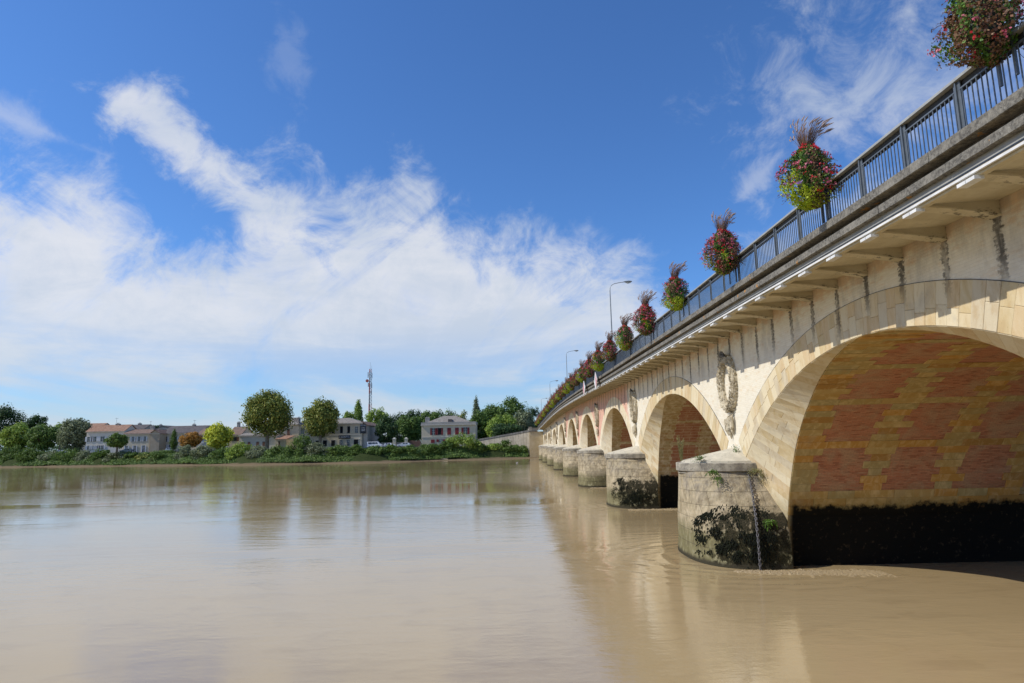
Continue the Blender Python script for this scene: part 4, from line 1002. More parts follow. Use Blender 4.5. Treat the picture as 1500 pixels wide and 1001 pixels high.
# dark seaweed tufts hanging on the shaded flank of the two nearest piers
def seaweed(yc, n, lab, seed, x_lo=8.4):
    rr = random.Random(seed); mb = MB(); i = 0
    clumps = [(rr.uniform(0.62, 1.0), rr.uniform(0.25, 2.2), rr.uniform(0.05, 0.16)) for _ in range(46)]
    while i < n:
        u, zc_, sp = rr.choice(clumps); z = zc_ + rr.gauss(0, sp); u = u + rr.gauss(0, sp * 0.18)
        if z < -0.05 or z > 2.35 - 3.2 * max(0, 0.82 - u) or z < 1.0 - 4.5 * max(0, u - 0.70) - 0.2 and rr.random() < 0.6 or u > 1.0: continue
        r = nose(max(z, 0)); idx = min(int(u * 36), 35); f = u * 36 - idx; f = max(0, min(1, f)); p = Vector(r[idx]).lerp(Vector(r[idx + 1]), f)
        if p.y > 0: p.y = -p.y
        # order of the nose outline runs from -y to +y or reverse, take the near flank
        d = Vector((-0.35, -1, 0)) if u > 0.8 else Vector((-1, -0.6, 0))
        leafm(mb, (p.x - 0.0, p.y, z), (rr.gauss(0, 0.5) + d.x * 0.35, d.y * 0.4, -1), d, 0.08 + 0.08 * rr.random(), 0.022 + 0.014 * rr.random()); i += 1
    o = mb.obj('seaweed', M['seaweed'], None, (0, yc, 0)); tag(o, lab, 'seaweed', None, 'stuff')
seaweed(30.6, 2400, 'black seaweed clinging to the near pier beside the chain', 5)
seaweed(54.6, 1100, 'black seaweed clinging to the second pier', 6)
# foam and broken water along the near flanks of the piers
m, T = mat('foam'); n = T.noise(T.pos(), 9, 5, 0.7)
T.out(T.mix(n, (0.30, 0.225, 0.125), (0.40, 0.31, 0.185)), 0.3, T.bump(n, 0.8, 0.04), 0.5); M['foam'] = m
for pi_, (yc, nn) in enumerate(((30.6, 1500), (54.6, 700), (78.6, 350))):
    rr = random.Random(30 + pi_); mb = MB()
    for i in range(nn):
        u = rr.random() ** 0.8; x = 8.6 + 5.4 * u; y = yc - 3.92 - 0.18 * math.sin(min(1, u * 3) * PI / 2) - 0.22 * u * 3 + rr.gauss(0, 0.10 + 0.22 * u)
        if x < 11 and y > yc - 3.85: y = yc - 3.85 - 0.1 * rr.random()
        s = (0.10 - 0.05 * u) * (0.5 + rr.random()); h = 0.045 * (1 - 0.6 * u) * (0.4 + rr.random())
        ring = [(x + s * 1.3 * math.cos(k * PI / 3) * (0.7 + 0.5 * rr.random()), y + s * 0.8 * math.sin(k * PI / 3) * (0.7 + 0.5 * rr.random()), -0.119) for k in range(6)]
        mb.add(ring + [(x + rr.gauss(0, s * 0.2), y, h - 0.12)], [(k, (k + 1) % 6, 6) for k in range(6)])
    tag(mb.obj('foam', M['foam'], None), ['brown foam churning along the near pier and under the big arch', 'brown foam at the foot of the second pier', 'brown foam at the foot of the third pier'][pi_], 'foam', None, 'stuff')

# ------------------------------------------------------------------ abutments
M['abut'] = simple('abutment_stone', (0.50, 0.40, 0.24), (0.60, 0.50, 0.33), 0.5, 0.9, 0.4, 0.03, 0.2, (0.36, 0.27, 0.16))
m, T = mat('wing_wall_stone'); P = T.pos(); x, y, z = T.sep(P); n = T.noise(P, 0.35, 6, 0.65); n2 = T.noise(T.scale(P, (1, 1, 0.25)), 1.5, 5, 0.7)
col = T.mix(T.mr(n, 0.4, 0.62), (0.40, 0.35, 0.27), (0.52, 0.46, 0.36)); col = T.mix(T.m('MULTIPLY', T.mr(n2, 0.5, 0.68), 0.5), col, (0.24, 0.21, 0.17))
T.out(col, 0.9, T.bump(n2, 0.4, 0.05), 0.15); M['wing'] = m
M['dark_coping'] = simple('dark_coping_stone', (0.13, 0.125, 0.12), (0.24, 0.23, 0.21), 1.2, 0.95, 0.4, 0.03)
ab = empty('abutment', (14, 236, 0), 0, 'tall ochre stone abutment block at the far end of the bridge', 'abutment')
def wpart(mb, name, m, t, kind=None):
    o = mb.obj(name, m, t); o.location = -Vector(t.location); 
    if kind: o['kind'] = kind
    return o
mb = MB(); mb.box(5.55, XB, 222.65, 250, -1.2, 8.62); wpart(mb, 'block', M['abut'], ab)
mb = MB(); mb.box(5.35, 8.2, 222.45, 250, 8.62, 8.90); wpart(mb, 'cornice', M['dark_coping'], ab)
mb = MB(); mb.box(5.6, 6.0, 222.7, 250, 8.90, 9.75); mb.box(6.0, 8.3, 222.7, 223.1, 8.90, 9.75); wpart(mb, 'parapet', M['wing'], ab)
mb = MB(); mb.box(5.5, 6.1, 222.6, 250.05, 9.75, 9.92); mb.box(6.1, 8.35, 222.6, 223.2, 9.75, 9.92); wpart(mb, 'coping', M['dark_coping'], ab)
mb = MB(); mb.box(5.45, 6.5, 222.55, 223.6, 8.91, 10.05); mb.box(5.38, 6.57, 222.48, 223.67, 10.05, 10.2); wpart(mb, 'corner_pillar', M['wing'], ab)
nb = empty('abutment', (14, -2, 0), 0, 'near stone abutment carrying the bridge beside the viewer', 'abutment')
mb = MB(); mb.box(6.9, XB, -14, 5.6, -1.2, 8.9); mb.box(10.3, XB, 5.6, 6.8, -1.2, 8.9); wpart(mb, 'block', M['abut'], nb)
wl = empty('ramp_wall', (-5, 228, 0), 0, 'long grey stone ramp wall with dark coping rising to the bridge', 'wall')
mb = MB(); mc = MB(); N = 26
A0, A1 = (-18.41, 236.0), (5.5, 225.0)
tp = [5.61, 9.13]
for i in range(N):
    t0, t1 = i / N, (i + 1) / N - 0.002
    q = [(A0[0] + (A1[0] - A0[0]) * t, A0[1] + (A1[1] - A0[1]) * t, tp[0] + (tp[1] - tp[0]) * (t * 0.92 + 0.08 * t * t)) for t in (t0, t1)]
    for (mm, lo, hi, g) in ((mb, -20, -0.45, 0.0),) : mm.hexa([(q[0][0], q[0][1], 1.0), (q[1][0], q[1][1], 1.0), (q[1][0], q[1][1] + 0.6, 1.0), (q[0][0], q[0][1] + 0.6, 1.0), (q[0][0], q[0][1], q[0][2] + hi), (q[1][0], q[1][1], q[1][2] + hi), (q[1][0], q[1][1] + 0.6, q[1][2] + hi), (q[0][0], q[0][1] + 0.6, q[0][2] + hi)])
    one = MB(); b_ = [(q[k][0], q[k][1] + dy_, q[k][2] + dz_) for dz_ in (-0.45, 0.12) for (k, dy_) in ((0, -0.15), (1, -0.15), (1, 0.75), (0, 0.75))]; one.hexa(b_); wpart(one, 'coping_stone', M['dark_coping'], wl)
wpart(mb, 'wall_body', M['wing'], wl)

# ------------------------------------------------------------------ far shore terrain
SH = [(-1500, 620), (-400, 330), (-196, 250), (-127, 226), (-72, 206), (-44, 204), (-23, 213), (5.5, 221), (40, 224), (900, 260)]
def shore(x): return (lerp_tab(SH, x - 8) + lerp_tab(SH, x) + lerp_tab(SH, x + 8)) / 3
m, T = mat('river_bank_soil'); P = T.pos(); x, y, z = T.sep(P); n = T.noise(P, 0.35, 5, 0.65); n2 = T.noise(P, 2.5, 5, 0.7)
grass = T.mix(T.mr(n2, 0.35, 0.65), (0.022, 0.035, 0.010), (0.05, 0.065, 0.02)); mud = T.mix(n2, (0.13, 0.095, 0.055), (0.20, 0.15, 0.09))
col = T.mix(T.mr(T.m('ADD', z, T.m('MULTIPLY', T.m('SUBTRACT', n, 0.5), 1.2)), 0.12, 0.5), mud, grass)
T.out(col, 0.95, T.bump(n2, 0.6, 0.15), 0.1); M['bank'] = m
xs_ = [-1500, -900, -600, -400, -320] + [-260 + 4 * i for i in range(0, 84)] + [120, 300, 900]
offs = [(-3, -0.8), (0, -0.02), (1.4, 0.28), (3.2, 0.75), (4.5, 1.9), (7, 3.2), (9.5, 4.15), (11, 4.3), (40, 4.4), (140, 4.8), (1200, 6)]
rg_ = random.Random(77); mb = MB(); rows = []
for o_, z_ in offs:
    rows.append([(x_, shore(x_) + o_ * (1 + (0.25 * math.sin(x_ * 0.31) + 0.2 * math.sin(x_ * 0.83 + 1) if 0 <= o_ < 9 else 0)) + (1.2 * math.sin(x_ * 0.17) if 0 <= o_ < 5 else 0), z_ + (rg_.gauss(0, 0.12) if 1 < z_ < 4 else 0)) for x_ in xs_])
mb.grid(rows[::1]); tag(mb.obj('river_bank', M['bank'], None, smooth=True), 'grassy and muddy far river bank rising to the street', None, None, 'structure')
mb = MB(); rows = [[(x_, shore(x_) + 11.5, 4.36) for x_ in xs_[5:85] if x_ < 4], [(x_, shore(x_) + 19.5, 4.41) for x_ in xs_[5:85] if x_ < 4]]
mb.grid(rows); tag(mb.obj('road', M['asphalt'], None), 'quay road behind the bushes on the far bank', None, None, 'structure')

# ------------------------------------------------------------------ trees and bushes
def pal(name, *c): M[name] = m_leaf(name, c, 0.30, 0.6, 0.45)
pal('t_plane', (0.084, 0.127, 0.029), (0.183, 0.239, 0.051), (0.366, 0.366, 0.084), (0.537, 0.422, 0.099))
pal('t_dark', (0.034, 0.073, 0.029), (0.070, 0.127, 0.043), (0.127, 0.198, 0.056))
pal('t_mid', (0.070, 0.127, 0.034), (0.142, 0.226, 0.051), (0.239, 0.338, 0.070))
pal('t_light', (0.142, 0.226, 0.043), (0.282, 0.394, 0.070), (0.479, 0.564, 0.112))
pal('t_yellow', (0.338, 0.422, 0.056), (0.676, 0.704, 0.084), (1.071, 0.958, 0.142))
pal('t_rust', (0.253, 0.142, 0.034), (0.479, 0.253, 0.056), (0.733, 0.394, 0.084))
pal('t_vivid', (0.07, 0.12, 0.025), (0.12, 0.20, 0.04), (0.19, 0.28, 0.06))
pal('t_grey', (0.127, 0.155, 0.084), (0.239, 0.282, 0.155), (0.394, 0.422, 0.253))
M['bark'] = simple('bark', (0.10, 0.08, 0.06), (0.20, 0.17, 0.13), 3, 0.95, 0.5, 0.03)
M['bark_pale'] = simple('pale_plane_bark', (0.16, 0.13, 0.09), (0.30, 0.26, 0.19), 2, 0.95, 0.4, 0.03)
def crown_mesh(seed, w, h, n, leaf, shape='round', d=None):
    rg = np.random.default_rng(seed); d = d or w * 0.85
    K = max(12, int(n / 110)); lc = []
    while len(lc) < K:
        p = rg.normal(size=3); p /= np.linalg.norm(p); r = 0.45 + 0.5 * rg.random() ** 0.5; p = p * r
        if shape == 'cone': s = 0.25 + 0.85 * (0.5 - p[2] * 0.5); p[0] *= s; p[1] *= s
        if shape == 'up' and p[2] < -0.5 : continue
        lc.append(p)
    lc = np.array(lc); lr = 0.27 + 0.17 * rg.random(K)
    idx = rg.integers(0, K, n); o = rg.normal(size=(n, 3)); o /= np.linalg.norm(o, axis=1)[:, None]
    rad = lr[idx] * (0.40 + 0.62 * rg.random(n)); P_ = lc[idx] + o * rad[:, None]
    P_ *= np.array([w / 2, d / 2, h / 2]) / 1.16
    nr = o + rg.normal(0, 0.5, (n, 3)) + np.array([0, 0, 0.25]); nr /= np.linalg.norm(nr, axis=1)[:, None]
    return quads_mesh('crown', P_, nr, leaf * (0.6 + 0.8 * rg.random(n)), None, 1.0, rg)
def tree(label, x, y, zg, ztop, zcb, w, m, seed, n=2600, leaf=None, shape='round', bark='bark', lean=0.0, name='tree', cat='tree', group=None, d=None):
    """zcb = underside of the crown"""
    h = ztop - zcb; t = empty(name, (x, y, zg), 0, label, cat, group)
    leaf = leaf or max(0.22, min(0.5, w * 0.05)); me = crown_mesh(seed, w, h, int(n * 2.4), leaf * 1.25, shape, d); me.materials.append(M[m])
    link('crown', me, None, t, (lean, 0, zcb + h / 2 - zg))
    mb = MB(); th = zcb - zg + h * 0.25; r0 = max(0.10, w * 0.045); rr = random.Random(seed)
    mb.tube([(0, 0, -0.3), (0.02, 0, 0.4), (lean * 0.4, 0, th * 0.6), (lean, 0, th)], [r0 * 1.35, r0, r0 * 0.8, r0 * 0.55], 8)
    for k in range(6):
        a = k * 1.05 + rr.random(); b = th * (0.62 + 0.35 * rr.random()); l = w * 0.30
        mb.tube([(lean * 0.6, 0, b), (lean * 0.6 + math.cos(a) * l * 0.5, math.sin(a) * l * 0.5, b + l * 0.5), (lean * 0.6 + math.cos(a) * l, math.sin(a) * l, b + l * 1.2)], [r0 * 0.45, r0 * 0.3, r0 * 0.1], 5)
    link('trunk', mb.mesh('trunk'), M[bark], t)
    return t
def bush(label, x, y, z0, z1, w, m, seed, n=900, leaf=0.32, d=None, group=None):
    h = z1 - z0; t = empty('bush', (x, y, z0), 0, label, 'bush', group)
    me = crown_mesh(seed, w * 1.15, h * 1.35, int(n * 1.8), leaf * 1.3, 'up', d or w * 0.8); me.materials.append(M[m]); link('foliage', me, None, t, (0, 0, h * 0.44))
    mb = MB(); rr = random.Random(seed)
    for k in range(7):
        a = rr.random() * 6.28; mb.tube([(0.2 * math.cos(a), 0.2 * math.sin(a), -0.3), (w * 0.3 * math.cos(a), w * 0.25 * math.sin(a), h * 0.55)], [0.06, 0.02], 4)
    link('stems', mb.mesh('stems'), M['bark'], t); return t
ST = 4.38
# two plane trees by the hotel
tree('tallest round plane tree, rising in front of the long white low house', -84.09, 226, ST, 24.95, 8.80, 73 * 226 / 950, 't_plane', 1, 7500, 0.50, bark='bark_pale', lean=0.2, name='plane_tree')
tree('smaller round plane tree in front of the left half of the cream hotel', -64.73, 222, ST, 21.21, 7.92, 57 * 222 / 950, 't_plane', 2, 5500, 0.48, bark='bark_pale', name='plane_tree')
TL = [  # px centre, Y, py top, py crown bottom, px width, palette, leaves, shape, label
 (-2, 300, 594, 650, 66, 't_dark', 5000, 'round', 'big dark tree cut by the left edge of the photo'),
 (52, 292, 606, 650, 36, 't_dark', 2600, 'round', 'dark tree top showing behind the two light green round trees'),
 (26, 262, 618, 662, 46, 't_light', 3800, 'round', 'light green round tree second from the left edge'),
 (63, 258, 622, 662, 48, 't_mid', 3600, 'round', 'mid green round tree between the light green and grey green trees'),
 (88, 275, 618, 655, 30, 't_light', 1600, 'round', 'pale green tree top behind the grey green tree'),
 (109, 256, 610, 663, 47, 't_grey', 4200, 'round', 'grey green round tree left of the terracotta roofed house'),
 (172, 236, 634, 657, 33, 't_mid', 2200, 'round', 'small round umbrella tree in front of the blue grey car'),
 (255, 240, 629, 662, 17, 't_vivid', 1500, 'cone', 'narrow bright green pointed tree left of the rusty tree'),
 (278, 238, 632, 657, 33, 't_rust', 2400, 'round', 'rusty orange round tree beside the narrow green one'),
 (320, 232, 620, 662, 42, 't_yellow', 3400, 'round', 'yellow green tree left of the tallest plane tree'),
 (566, 236, 610, 658, 33, 't_dark', 2800, 'round', 'dark green round tree right of the hotel'),
 (524, 300, 584, 640, 22, 't_light', 2600, 'cone', 'tall pale poplar just left of the radio mast'),
 (551, 285, 596, 640, 36, 't_light', 2800, 'round', 'pale willow at the foot of the radio mast'),
 (512, 292, 601, 632, 24, 't_light', 1400, 'round', 'pale green tree top behind the hotel roof'),
 (585, 330, 603, 655, 40, 't_dark', 2200, 'round', 'dark flat tree top right of the willow'),
 (606, 345, 596, 650, 38, 't_dark', 2600, 'round', 'dark broad pine top above the gate pillars'),
 (598, 285, 606, 657, 44, 't_mid', 3400, 'round', 'olive green tree right behind the gate pillars'),
 (628, 300, 600, 640, 44, 't_mid', 2600, 'round', 'green tree behind the left chimney of the red shuttered house'),
 (657, 345, 599, 640, 40, 't_mid', 2200, 'round', 'green tree top above the roof ridge of the red shuttered house'),
 (676, 300, 602, 645, 36, 't_plane', 2200, 'round', 'brownish green tree behind the right side of the red shuttered roof'),
 (640, 330, 599, 640, 36, 't_dark', 1800, 'round', 'dark tree top left of the roof ridge of the red shuttered house'),
 (698, 290, 578, 650, 20, 't_grey', 2400, 'cone', 'tall pointed poplar behind the red shuttered house'),
 (703, 262, 602, 655, 36, 't_mid', 3000, 'round', 'mid green tree directly right of the red shuttered house'),
 (722, 285, 590, 650, 46, 't_mid', 3400, 'round', 'broad green tree right of the pointed poplar'),
 (735, 258, 606, 648, 48, 't_light', 3000, 'round', 'light green tree above the middle of the ramp wall'),
 (752, 275, 580, 640, 48, 't_mid', 4200, 'round', 'tallest green tree above the ramp wall'),
 (768, 262, 600, 640, 34, 't_grey', 2400, 'round', 'grey green tree above the upper end of the ramp wall'),
 (742, 248, 618, 645, 46, 't_dark', 2600, 'round', 'low dark tree right behind the ramp wall coping'),
 (784, 300, 594, 636, 22, 't_dark', 1800, 'round', 'dark tree beside the far end of the flower baskets'),
 (225, 330, 622, 645, 26, 't_dark', 700, 'round', 'dark tree top behind the chimneys of the grey gabled houses'),
 (303, 300, 622, 645, 26, 't_mid', 800, 'round', 'dark green tree top behind the yellow green tree')]
_zt = {}
ZT = [
 (26.81, 9.48, -233.43), (22.25, 9.02, -210.90), (17.37, 5.55, -196.27), (15.92, 5.34, -183.41),
 (17.62, 7.18, -188.39), (18.75, 4.83, -169.82), (11.52, 5.97, -141.19), (12.44, 4.34, -123.01),
 (11.53, 5.44, -116.33), (14.02, 4.05, -103.33), (15.37, 3.76, -45.19), (26.53, 9.19, -70.45),
 (21.74, 8.82, -58.98), (20.88, 11.55, -72.18), (21.74, 4.13, -56.72), (24.84, 5.69, -51.83),
 (18.50, 3.59, -45.16), (20.88, 8.53, -38.26), (23.39, 8.84, -33.68), (19.95, 6.69, -23.40),
 (22.72, 8.79, -38.00), (26.54, 5.02, -16.04), (17.91, 3.66, -13.14), (22.46, 4.87, -8.71),
 (16.46, 5.34, -4.43), (24.53, 7.51, 0.10), (18.08, 7.30, 4.42), (12.92, 6.05, -2.47),
 (21.74, 8.76, 10.00), (17.81, 10.01, -179.36), (16.15, 9.06, -138.89)]
for i, (r, q) in enumerate(zip(TL, ZT)):
    tree(r[8], q[2], r[1], ST, q[0], max(q[1], ST + 0.3), r[4] * r[1] / 950, r[5], 100 + i, r[6], None, r[7], group='trees on the far bank')
# fallback belt of woodland far behind
mb_ = crown_mesh(501, 420, 15, 16000, 1.6, 'round', 40); mb_.materials.append(M['t_dark'])
o = link('woodland', mb_, None, None, (-20, 520, 6)); tag(o, 'distant belt of dark woodland behind the town', 'woodland', None, 'stuff')
o = link('woodland', mb_, None, None, (-420, 620, 6)); tag(o, 'distant dark woodland beyond the left end of the town', 'woodland', None, 'stuff')

BL = [ # X by px, py top, py bottom, width px, palette, label
 (4, 657, 682, 30, 't_mid', 'green bank bush at the left edge of the photo'),
 (33, 659, 683, 36, 't_vivid', 'bright green bank bush below the two round trees'),
 (62, 664, 683, 30, 't_grey', 'grey green bank bush left of the grey green tree'),
 (90, 660, 683, 42, 't_mid', 'broad bank bush below the grey green tree'),
 (118, 663, 682, 30, 't_grey', 'grey bank bush below the right side of the grey green tree'),
 (140, 661, 682, 28, 't_vivid', 'bright bank bush below the terracotta roofed house'),
 (165, 664, 682, 34, 't_grey', 'grey green bank bush below the small umbrella tree'),
 (185, 665, 682, 26, 't_mid', 'dark bank bush below the blue grey car'),
 (205, 666, 681, 26, 't_plane', 'orange tinged bank bush below the small cream house'),
 (234, 662, 681, 38, 't_mid', 'round bank bush right of the orange tinged one'),
 (264, 655, 681, 28, 't_grey', 'tall grey bank bush below the rusty tree'),
 (291, 655, 681, 32, 't_grey', 'tall round bank bush between rusty and yellow green trees'),
 (318, 658, 680, 36, 't_mid', 'bank bush below the yellow green tree'),
 (345, 652, 680, 36, 't_light', 'light tall bank bush below the chimneyed red roof'),
 (372, 656, 680, 34, 't_grey', 'grey bank bush left of the plane tree trunk'),
 (400, 657, 680, 32, 't_mid', 'bank bush right of the plane tree trunk'),
 (434, 640, 679, 34, 't_mid', 'tallest rounded bank bush between the two plane trees'),
 (462, 652, 678, 34, 't_grey', 'bank bush below the smaller plane tree trunk'),
 (492, 654, 678, 34, 't_mid', 'bank bush below the dark name board of the hotel'),
 (520, 655, 677, 32, 't_vivid', 'bright bank bush below the hotel door'),
 (546, 656, 676, 30, 't_mid', 'bank bush below the white van'),
 (572, 655, 676, 34, 't_vivid', 'bright leafy bank bush below the middle white car'),
 (600, 655, 675, 34, 't_mid', 'bank bush below the right white car'),
 (628, 652, 675, 36, 't_vivid', 'bright bank bush left of the stone slipway'),
 (650, 650, 672, 26, 't_mid', 'bank bush above the stone slipway'),
 (678, 637, 672, 42, 't_light', 'tallest light green bank bush beside the red shuttered house'),
 (700, 650, 672, 26, 't_mid', 'dark bank bush right of the tallest light green one'),
 (722, 652, 672, 34, 't_light', 'pale bank bush below the middle of the ramp wall'),
 (746, 648, 671, 34, 't_vivid', 'bright bank bush below the upper ramp wall'),
 (766, 655, 671, 26, 't_mid', 'low bank bush beside the far abutment')]
BX = [-192.97, -182.51, -172.29, -163.92, -155.01, -148.36, -140.47, -134.51, -128.63, -120.73, -111.72, -104.10, -96.65, -89.37, -82.65, -76.19, -68.49, -62.15, -55.71, -49.70, -44.12, -38.91, -33.16, -27.42, -22.75, -16.63, -11.77, -6.82, -1.31, 3.34]
for i, ((px, pt, pb, w_, m_, lab), x_) in enumerate(zip(BL, BX)):
    y_ = shore(x_) + 6.0; k = y_ / 958.0; hz = 648.8 - 0.0208 * (px - 750)
    zt = 5.036 - (pt - hz) * k * 1.0; z0 = 0.7
    bush(lab, x_, y_, z0, max(zt + 0.35, 2.4), w_ * k * 1.15, m_, 300 + i, 2300, 0.34, w_ * k * 0.8, 'bushes along the far river bank')
# low creepers and reeds closing the foot of the bushes
rgx = np.random.default_rng(5); n = 80000; X_ = rgx.uniform(-215, 5, n); sh_ = np.array([shore(float(q)) for q in X_]); u = rgx.random(n)
cl = np.sin(X_ * 0.42) * 0.5 + np.sin(X_ * 0.13 + 1) * 0.5
Z_ = 0.12 + u * 3.6 + (cl > 0.2) * 0.5 * u + rgx.normal(0, 0.1, n); Y_ = sh_ + 1.2 + u * 5.6 + cl * 0.9 + rgx.normal(0, 0.25, n); keep = (u > 0.10 - 0.1 * cl)
nr = rgx.normal(0, 0.6, (n, 3)) + np.array([-0.3, -0.7, 0.6]); nr /= np.linalg.norm(nr, axis=1)[:, None]
me = quads_mesh('creepers', np.stack([X_, Y_, Z_], 1)[keep], nr[keep], (0.30 + 0.32 * rgx.random(n))[keep], None, 1.0, rgx); me.materials.append(M['t_mid'])
tag(link('undergrowth', me, None), 'tangled green undergrowth along the foot of the far bank', 'undergrowth', None, 'stuff')

# ------------------------------------------------------------------ houses
def wallmat(name, c1, c2, c3): M[name] = simple(name, c1, c2, 0.6, 0.9, 0.3, 0.02, 0.15, c3)
wallmat('w_white', (0.66, 0.61, 0.52), (0.72, 0.67, 0.58), (0.44, 0.40, 0.34))
wallmat('w_cream', (0.60, 0.52, 0.37), (0.68, 0.60, 0.45), (0.38, 0.32, 0.22))
wallmat('w_ochre', (0.42, 0.34, 0.24), (0.48, 0.41, 0.30), (0.33, 0.27, 0.20))
wallmat('w_grey', (0.34, 0.32, 0.29), (0.42, 0.40, 0.36), (0.27, 0.25, 0.23))
def tile(name, c1, c2):
    m, T = mat(name); P = T.pos(); x, y, z = T.sep(P); n = T.noise(P, 1.2, 5, 0.7)
    s = T.m('SINE', T.m('MULTIPLY', x, 22)); col = T.mix(T.mr(n, 0.35, 0.65), c1, c2)
    col = T.mix(T.m('MULTIPLY', T.mr(T.noise(P, 7, 3, 0.6), 0.55, 0.65), 0.4), col, (0.12, 0.09, 0.07))
    T.out(col, 0.9, T.bump(s, 0.6, 0.05), 0.1); M[name] = m
tile('r_terra', (0.30, 0.17, 0.115), (0.38, 0.24, 0.17)); tile('r_brown', (0.19, 0.13, 0.10), (0.28, 0.20, 0.16)); tile('r_slate', (0.10, 0.09, 0.09), (0.16, 0.145, 0.14)); tile('r_grey', (0.22, 0.20, 0.18), (0.33, 0.30, 0.26))
m, T = mat('window_pane'); T.out((0.035, 0.042, 0.05), 0.08, None, 0.6); M['pane'] = m
m, T = mat('dark_opening'); T.out((0.012, 0.012, 0.013), 0.6, None, 0.2); M['dark'] = m
M['sh_white'] = simple('shutter_white', (0.62, 0.62, 0.62), (0.70, 0.70, 0.70), 2, 0.6, 0); M['sh_red'] = simple('shutter_red', (0.20, 0.025, 0.025), (0.26, 0.04, 0.04), 2, 0.6, 0); M['sh_brown'] = simple('shutter_brown', (0.17, 0.09, 0.06), (0.22, 0.12, 0.08), 2, 0.7, 0)
M['frame_w'] = simple('window_frame_white', (0.60, 0.60, 0.58), (0.66, 0.66, 0.64), 2, 0.5, 0); M['frame_s'] = simple('stone_window_surround', (0.52, 0.49, 0.42), (0.58, 0.55, 0.48), 2, 0.9, 0.2)
M['navy'] = simple('navy_board', (0.010, 0.016, 0.026), (0.014, 0.022, 0.034), 2, 0.5, 0); M['letter'] = simple('pale_lettering', (0.62, 0.64, 0.66), (0.66, 0.68, 0.70), 2, 0.6, 0)
def house(label, x0, x1, y0, y1, zg, ze, roof, zr, wm, rm, wins=(), name='house', chim=(), extra_wall=True, over=0.35, ridge=None):
    t = empty(name, ((x0 + x1) / 2, y0, zg), 0, label, 'house' if name == 'house' else 'hotel'); L0 = -Vector(t.location)
    def pt(mb, nm, m, parent=None):
        o = mb.obj(nm, M[m], parent or t); o.location = L0 if parent is None else (0, 0, 0); return o
    mb = MB(); mb.box(x0, x1, y0, y1, zg - 0.5, ze)
    if roof == 'gable_x':   # ridge along x: add gable triangles
        ym = (y0 + y1) / 2
        for xx in (x0, x1): mb.add([(xx, y0, ze), (xx, y1, ze), (xx, ym, zr)], [(0, 1, 2)])
    if roof == 'gable_y':
        xm = (x0 + x1) / 2
        for yy_ in (y0, y1): mb.add([(x0, yy_, ze), (x1, yy_, ze), (xm, yy_, zr)], [(0, 1, 2)])
    pt(mb, 'wall', 'w_' + wm if not wm.startswith('w_') else wm)
    ov = over; mr_ = MB(); th = 0.18; ym = (y0 + y1) / 2; xm = (x0 + x1) / 2
    if roof == 'gable_x':
        for sy, ya in ((1, y0 - ov), (-1, y1 + ov)):
            sl_ = (zr - ze) / (abs(ym - (y0 if sy == 1 else y1))); ze_ = ze - sl_ * ov
            mr_.hexa([(x0 - ov, ya, ze_), (x1 + ov, ya, ze_), (x1 + ov, ym, zr), (x0 - ov, ym, zr), (x0 - ov, ya, ze_ + th), (x1 + ov, ya, ze_ + th), (x1 + ov, ym, zr + th), (x0 - ov, ym, zr + th)])
    elif roof == 'gable_y':
        for sx_, xa in ((1, x0 - ov), (-1, x1 + ov)):
            sl_ = (zr - ze) / (abs(xm - (x0 if sx_ == 1 else x1))); ze_ = ze - sl_ * ov
            mr_.hexa([(xa, y0 - ov, ze_), (xm, y0 - ov, zr), (xm, y1 + ov, zr), (xa, y1 + ov, ze_), (xa, y0 - ov, ze_ + th), (xm, y0 - ov, zr + th), (xm, y1 + ov, zr + th), (xa, y1 + ov, ze_ + th)])
    elif roof == 'hip':
        ra, rb = ridge or (x0 + (y1 - y0) / 2, x1 - (y1 - y0) / 2)
        a, b, c, d = (x0 - ov, y0 - ov, ze), (x1 + ov, y0 - ov, ze), (x1 + ov, y1 + ov, ze), (x0 - ov, y1 + ov, ze); e, f = (ra, ym, zr), (rb, ym, zr)
        mr_.add([a, b, c, d, e, f], [(0, 1, 5, 4), (1, 2, 5), (2, 3, 4, 5), (3, 0, 4), (3, 2, 1, 0)])
    elif roof == 'shed':
        mr_.hexa([(x0 - ov, y0 - ov, ze), (x1 + ov, y0 - ov, ze), (x1 + ov, y1 + ov, zr), (x0 - ov, y1 + ov, zr), (x0 - ov, y0 - ov, ze + th), (x1 + ov, y0 - ov, ze + th), (x1 + ov, y1 + ov, zr + th), (x0 - ov, y1 + ov, zr + th)])
    ro = pt(mr_, 'roof', rm)
    g_ = MB(); g_.box(x0 - ov, x1 + ov, y0 - ov - 0.10, y0 - ov + 0.02, ze - 0.28, ze - 0.12); pt(g_, 'gutter', 'frame_s')
    for cx, cz, cw in chim:
        c_ = MB(); c_.box(cx - cw / 2, cx + cw / 2, ym - 0.5, ym + 0.5, ze, cz); c_.box(cx - cw / 2 - 0.08, cx + cw / 2 + 0.08, ym - 0.58, ym + 0.58, cz - 0.25, cz - 0.1)
        for q in (-0.25, 0.25): c_.box(cx + q - 0.12, cx + q + 0.12, ym - 0.12, ym + 0.12, cz, cz + 0.35)
        pt(c_, 'chimney', 'w_grey', ro)
